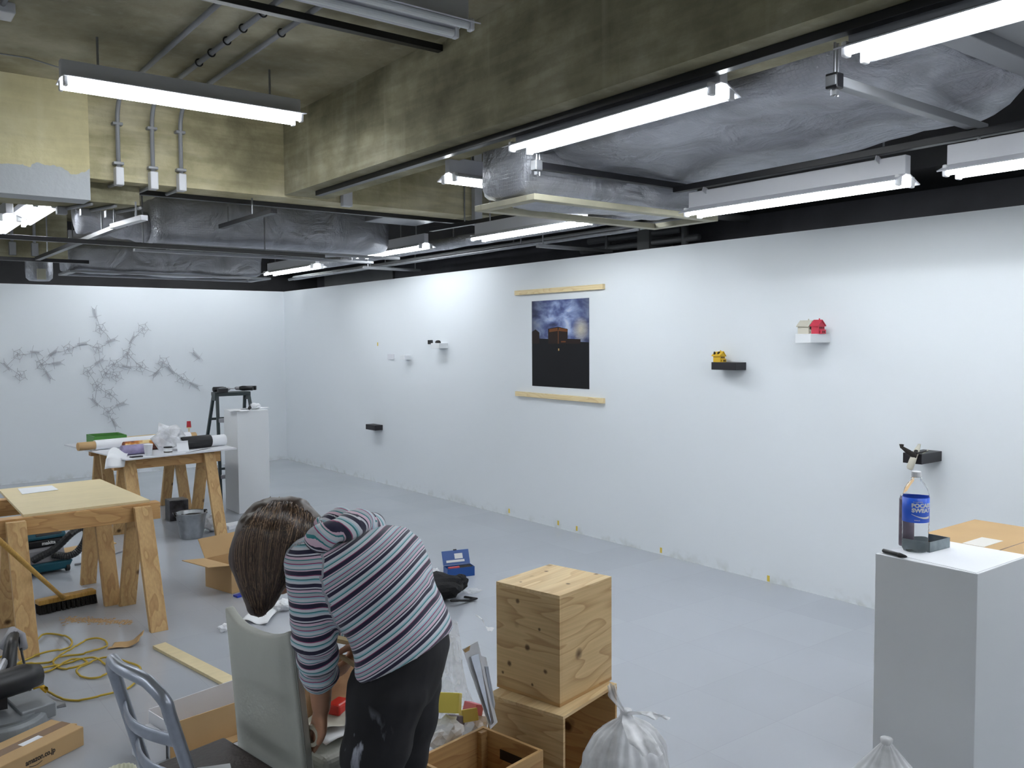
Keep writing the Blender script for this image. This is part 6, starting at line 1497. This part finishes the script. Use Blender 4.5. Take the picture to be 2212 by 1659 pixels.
# hood: a thick crumpled roll of the same knit round the neck
mb = MB()
hp = [J(668,1195,2.30), J(690,1165,2.275), J(722,1148,2.28), J(758,1132,2.33), J(792,1128,2.40), J(806,1136,2.48), J(785,1140,2.54), J(740,1148,2.57), J(700,1165,2.57)]
limb(mb, hp, [.026,.034,.036,.036,.034,.034,.034,.034,.028])
limb(mb, [J(700,1140,2.36), J(740,1128,2.40), J(775,1125,2.44)], [.030,.040,.035])
hood_me = remeshed(mb, .0075, 4)
at = hood_me.attributes.new('stripe', 'FLOAT', 'POINT'); vals = []
for v in hood_me.vertices:
    d_, s_ = chain_param(v.co, hp); vals.append(s_*.55+.35*v.co.dot(CAMU)); v.co = v.co+v.normal*(.006*math.sin(s_*42+2*noise.noise(v.co*12)))
at.data.foreach_set('value', vals)
mesh_obj('hood', hood_me, M['stripe'], person)
# trousers
def trouser_material():
    m = mat('black trousers', srgb(27,27,31), .85, var=.25, vscale=14)
    nt = m.node_tree; L = nt.links.new; b = nt.nodes['Principled BSDF']
    src = b.inputs['Base Color'].links[0].from_socket
    n = nd(nt, 'ShaderNodeTexNoise'); n.inputs['Scale'].default_value = 26; n.inputs['Detail'].default_value = 5; L(coords(nt, (1,1,.28)), n.inputs['Vector'])
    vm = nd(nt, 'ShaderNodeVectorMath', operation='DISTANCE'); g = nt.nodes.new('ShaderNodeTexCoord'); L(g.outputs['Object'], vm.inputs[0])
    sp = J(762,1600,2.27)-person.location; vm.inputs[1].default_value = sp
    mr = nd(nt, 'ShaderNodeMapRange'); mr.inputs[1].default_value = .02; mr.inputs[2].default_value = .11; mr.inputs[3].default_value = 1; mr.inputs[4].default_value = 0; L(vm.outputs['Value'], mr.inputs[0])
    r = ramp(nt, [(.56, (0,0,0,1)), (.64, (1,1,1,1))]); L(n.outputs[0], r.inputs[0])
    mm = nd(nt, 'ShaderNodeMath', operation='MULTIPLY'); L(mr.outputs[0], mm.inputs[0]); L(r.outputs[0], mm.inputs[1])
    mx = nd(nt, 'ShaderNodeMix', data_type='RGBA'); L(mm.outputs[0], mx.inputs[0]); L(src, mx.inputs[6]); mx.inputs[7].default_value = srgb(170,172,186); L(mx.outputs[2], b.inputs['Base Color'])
    return m
mb = MB()
def tsec(x, y, hx, dep, d): return (J(x, y, d), CAMR*hx*px*d, DEP*dep)
sections(mb, [(J(866,1395), (CAMR*.9+CAMU*.42).normalized()*100*px*DP, DEP*.155), (J(868,1435), (CAMR*.93+CAMU*.30).normalized()*100*px*DP, DEP*.165), (J(862,1475), (CAMR*.97+CAMU*.18).normalized()*92*px*DP, DEP*.165), (J(850,1520), CAMR*80*px*DP, DEP*.15)], 30, 2.3)
limb(mb, [J(838,1490,2.36), J(822,1560,2.35), J(806,1640,2.345), kneeL, ankL], [.112,.098,.090,.075,.062])
limb(mb, [J(876,1480,2.50), J(872,1560,2.50), J(860,1640,2.50), kneeR, ankR], [.108,.092,.085,.075,.062])
tr_me = remeshed(mb, .009, 5)
for v in tr_me.vertices: v.co = v.co+v.normal*(.004*noise.noise(v.co*11)+.004*math.sin(v.co.z*46+3*noise.noise(v.co*6))*math.exp(-((v.co.z-.55)/.14)**2))
mesh_obj('trousers', tr_me, trouser_material(), person)
for a_, nm in ((ankL, 'l'), (ankR, 'r')):
    mb = MB(); f2 = Vector((fwd.x, fwd.y, 0)).normalized(); q = Vector((a_.x, a_.y, 0))
    limb(mb, [q-f2*.045+Vector((0,0,.045)), q+f2*.05+Vector((0,0,.05)), q+f2*.17+Vector((0,0,.036))], [.042,.045,.034])
    sh = remeshed(mb, .008, 3)
    for v in sh.vertices: v.co.z = max(v.co.z, .002)
    mesh_obj('shoe', sh, M['black_plastic'], person)
# hair: chin-length bob falling forward from the bent head
M['hair'] = mat('dark brown hair', srgb(64,49,41), .42, var=.45, vscale=5, scale=(14,14,1.2), spec=.6)
M['hair_light'] = mat('lighter brown hair strands', srgb(136,110,86), .4, var=.3, vscale=5, spec=.6)
mb = MB()
ball(mb, HP(-.012,0,.030), .100, (1.06,.95,1.0), 3, HM)
limb(mb, [J(590,1120,2.42), J(632,1118,2.42), J(668,1140,2.42)], [.055,.060,.045])
for dd, rr in ((-.085,1.0),(0,.95),(.085,.95)):
    limb(mb, [J(556,1150,2.42+dd), J(535,1200,2.42+dd), J(548,1255,2.42+dd*.95), J(558,1308,2.42+dd*.8)], [.058*rr,.052*rr,.044*rr,.032*rr])
    limb(mb, [J(608,1160,2.42+dd), J(590,1215,2.42+dd), J(584,1262,2.42+dd*.9), J(576,1296,2.42+dd*.8)], [.060*rr,.052*rr,.042*rr,.028*rr])
limb(mb, [J(645,1165,2.345), J(634,1205,2.335), J(612,1250,2.345), J(596,1276,2.35)], [.046,.040,.026,.010])
limb(mb, [J(645,1165,2.50), J(634,1205,2.50), J(612,1250,2.49), J(596,1276,2.48)], [.046,.038,.026,.010])
hair_me = remeshed(mb, .008, 6)
for v in hair_me.vertices: v.co = v.co+v.normal*(.0035*noise.noise(Vector((v.co.dot(CAMR)*60, v.co.dot(CAMF)*60, v.co.z*7))))
hair = mesh_obj('hair', hair_me, M['hair'], person)
from mathutils.bvhtree import BVHTree
bv = BVHTree.FromPolygons([v.co+person.location for v in hair_me.vertices], [tuple(p.vertices) for p in hair_me.polygons])
rn = random.Random(11)
sb = [MB(), MB()]
def spl(P_, u):
    s_ = u*(len(P_)-1); i = min(int(s_), len(P_)-2); f_ = s_-i
    return (lerp(P_[i][0], P_[i+1][0], f_), lerp(P_[i][1], P_[i+1][1], f_))
ST = [(540,1125),(560,1098),(590,1083),(625,1083),(660,1100),(690,1128)]
MD = [(508,1195),(522,1190),(560,1180),(610,1165),(655,1160),(684,1160)]
EN = [(534,1292),(548,1318),(566,1326),(582,1304),(612,1268),(652,1215)]
for k in range(900):                                   # near side of the head
    u = rn.random(); j_ = lambda a_: rn.uniform(-a_, a_)
    a_, b_, c_ = spl(ST, u), spl(MD, min(1, max(0, u+j_(.06)))), spl(EN, min(1, max(0, u+j_(.12))))
    b_ = (2*b_[0]-(a_[0]+c_[0])/2, 2*b_[1]-(a_[1]+c_[1])/2); w0 = rn.uniform(0, .35); w1 = rn.uniform(.75, 1.04); pts = []
    for i in range(13):
        w_ = lerp(w0, w1, i/12); x = a_[0]*(1-w_)**2+2*b_[0]*w_*(1-w_)+c_[0]*w_*w_; y = a_[1]*(1-w_)**2+2*b_[1]*w_*(1-w_)+c_[1]*w_*w_
        loc, nrm_, idx, dist = bv.ray_cast(Vector((0,0,H)), ray(x, y).normalized())
        if loc is None:
            loc, nrm_, idx, dist = bv.find_nearest(J(x, y, 2.40))
            if dist > .03: break
        if pts and (loc-pts[-1]).length > .06: break
        pts.append(loc+nrm_*.0016)
    if len(pts) > 4:
        r0 = rn.uniform(.0009, .0021); sb[1 if rn.random() < .30 else 0].tube(pts, [r0*(1-.55*i/len(pts)) for i in range(len(pts))], 4)
for k in range(200):                                   # far side and crown
    u = rn.random(); ang = rn.uniform(.2, 2.9)
    q = J(lerp(560, 665, u), lerp(1090, 1130, u), 2.42)+DEP*.09*math.sin(ang)+CAMU*.03*math.cos(ang)
    tgt = J(lerp(528, 600, u), lerp(1300, 1262, u)+rn.uniform(-30, 22), 2.42)+DEP*.09*math.sin(ang)
    pts = []
    for i in range(13):
        w_ = i/12; c_ = q.lerp(tgt, w_)+CAMR*(-.030*math.sin(math.pi*w_))
        loc, nrm_, idx, dist = bv.find_nearest(c_+CAMF*.10*math.sin(math.pi*min(1,w_*1.2))*abs(math.sin(ang)))
        pts.append(loc+nrm_*.0018)
    r0 = rn.uniform(.0010, .0022); sb[1 if rn.random() < .3 else 0].tube(pts, [r0*(1-.6*i/len(pts)) for i in range(len(pts))], 4)
obj('hair_strands', sb[0], M['hair'], hair, smooth=True, world=True); obj('hair_highlights', sb[1], M['hair_light'], hair, smooth=True, world=True)
# what the hands hold
def stick(a_, b_, wd, ht, label):
    o = obj('wood_strip', MB().bar(a_, b_, wd, ht), M['spruce'], bevel=.001); tag(o, label, 'wood strip', 'wood strips in the right hand')
gR = handR[2][0][1]; gp = handR[5][0][2]
stick(J(726,1380,2.53), J(784,1392,2.535), .030, .012, 'upper pale wood strip held in the person\'s right hand')
stick(J(722,1408,2.50), J(790,1452,2.52), .018, .010, 'lower thin wood strip crossing below the person\'s right hand')
tc = J(676,1588,2.47); t = thing('tape_roll', 'roll of clear tape held in the person\'s left hand', 'tape roll', tc)
b = MB(); ax = (CAMF*.8+CAMR*.5).normalized(); e1 = ax.orthogonal().normalized(); e2 = ax.cross(e1)
def tr(u, v):
    a_ = 2*math.pi*u; q = [(.030,-.009),(.030,.009),(.019,.009),(.019,-.009),(.030,-.009)][int(round(v*4))]
    return tc+(e1*math.cos(a_)+e2*math.sin(a_))*q[0]+ax*q[1]
b.grid(tr, 32, 4, wrap=True); obj('tape_ring', b, mat('clear tape', srgb(196,190,172), .2), t, world=True)
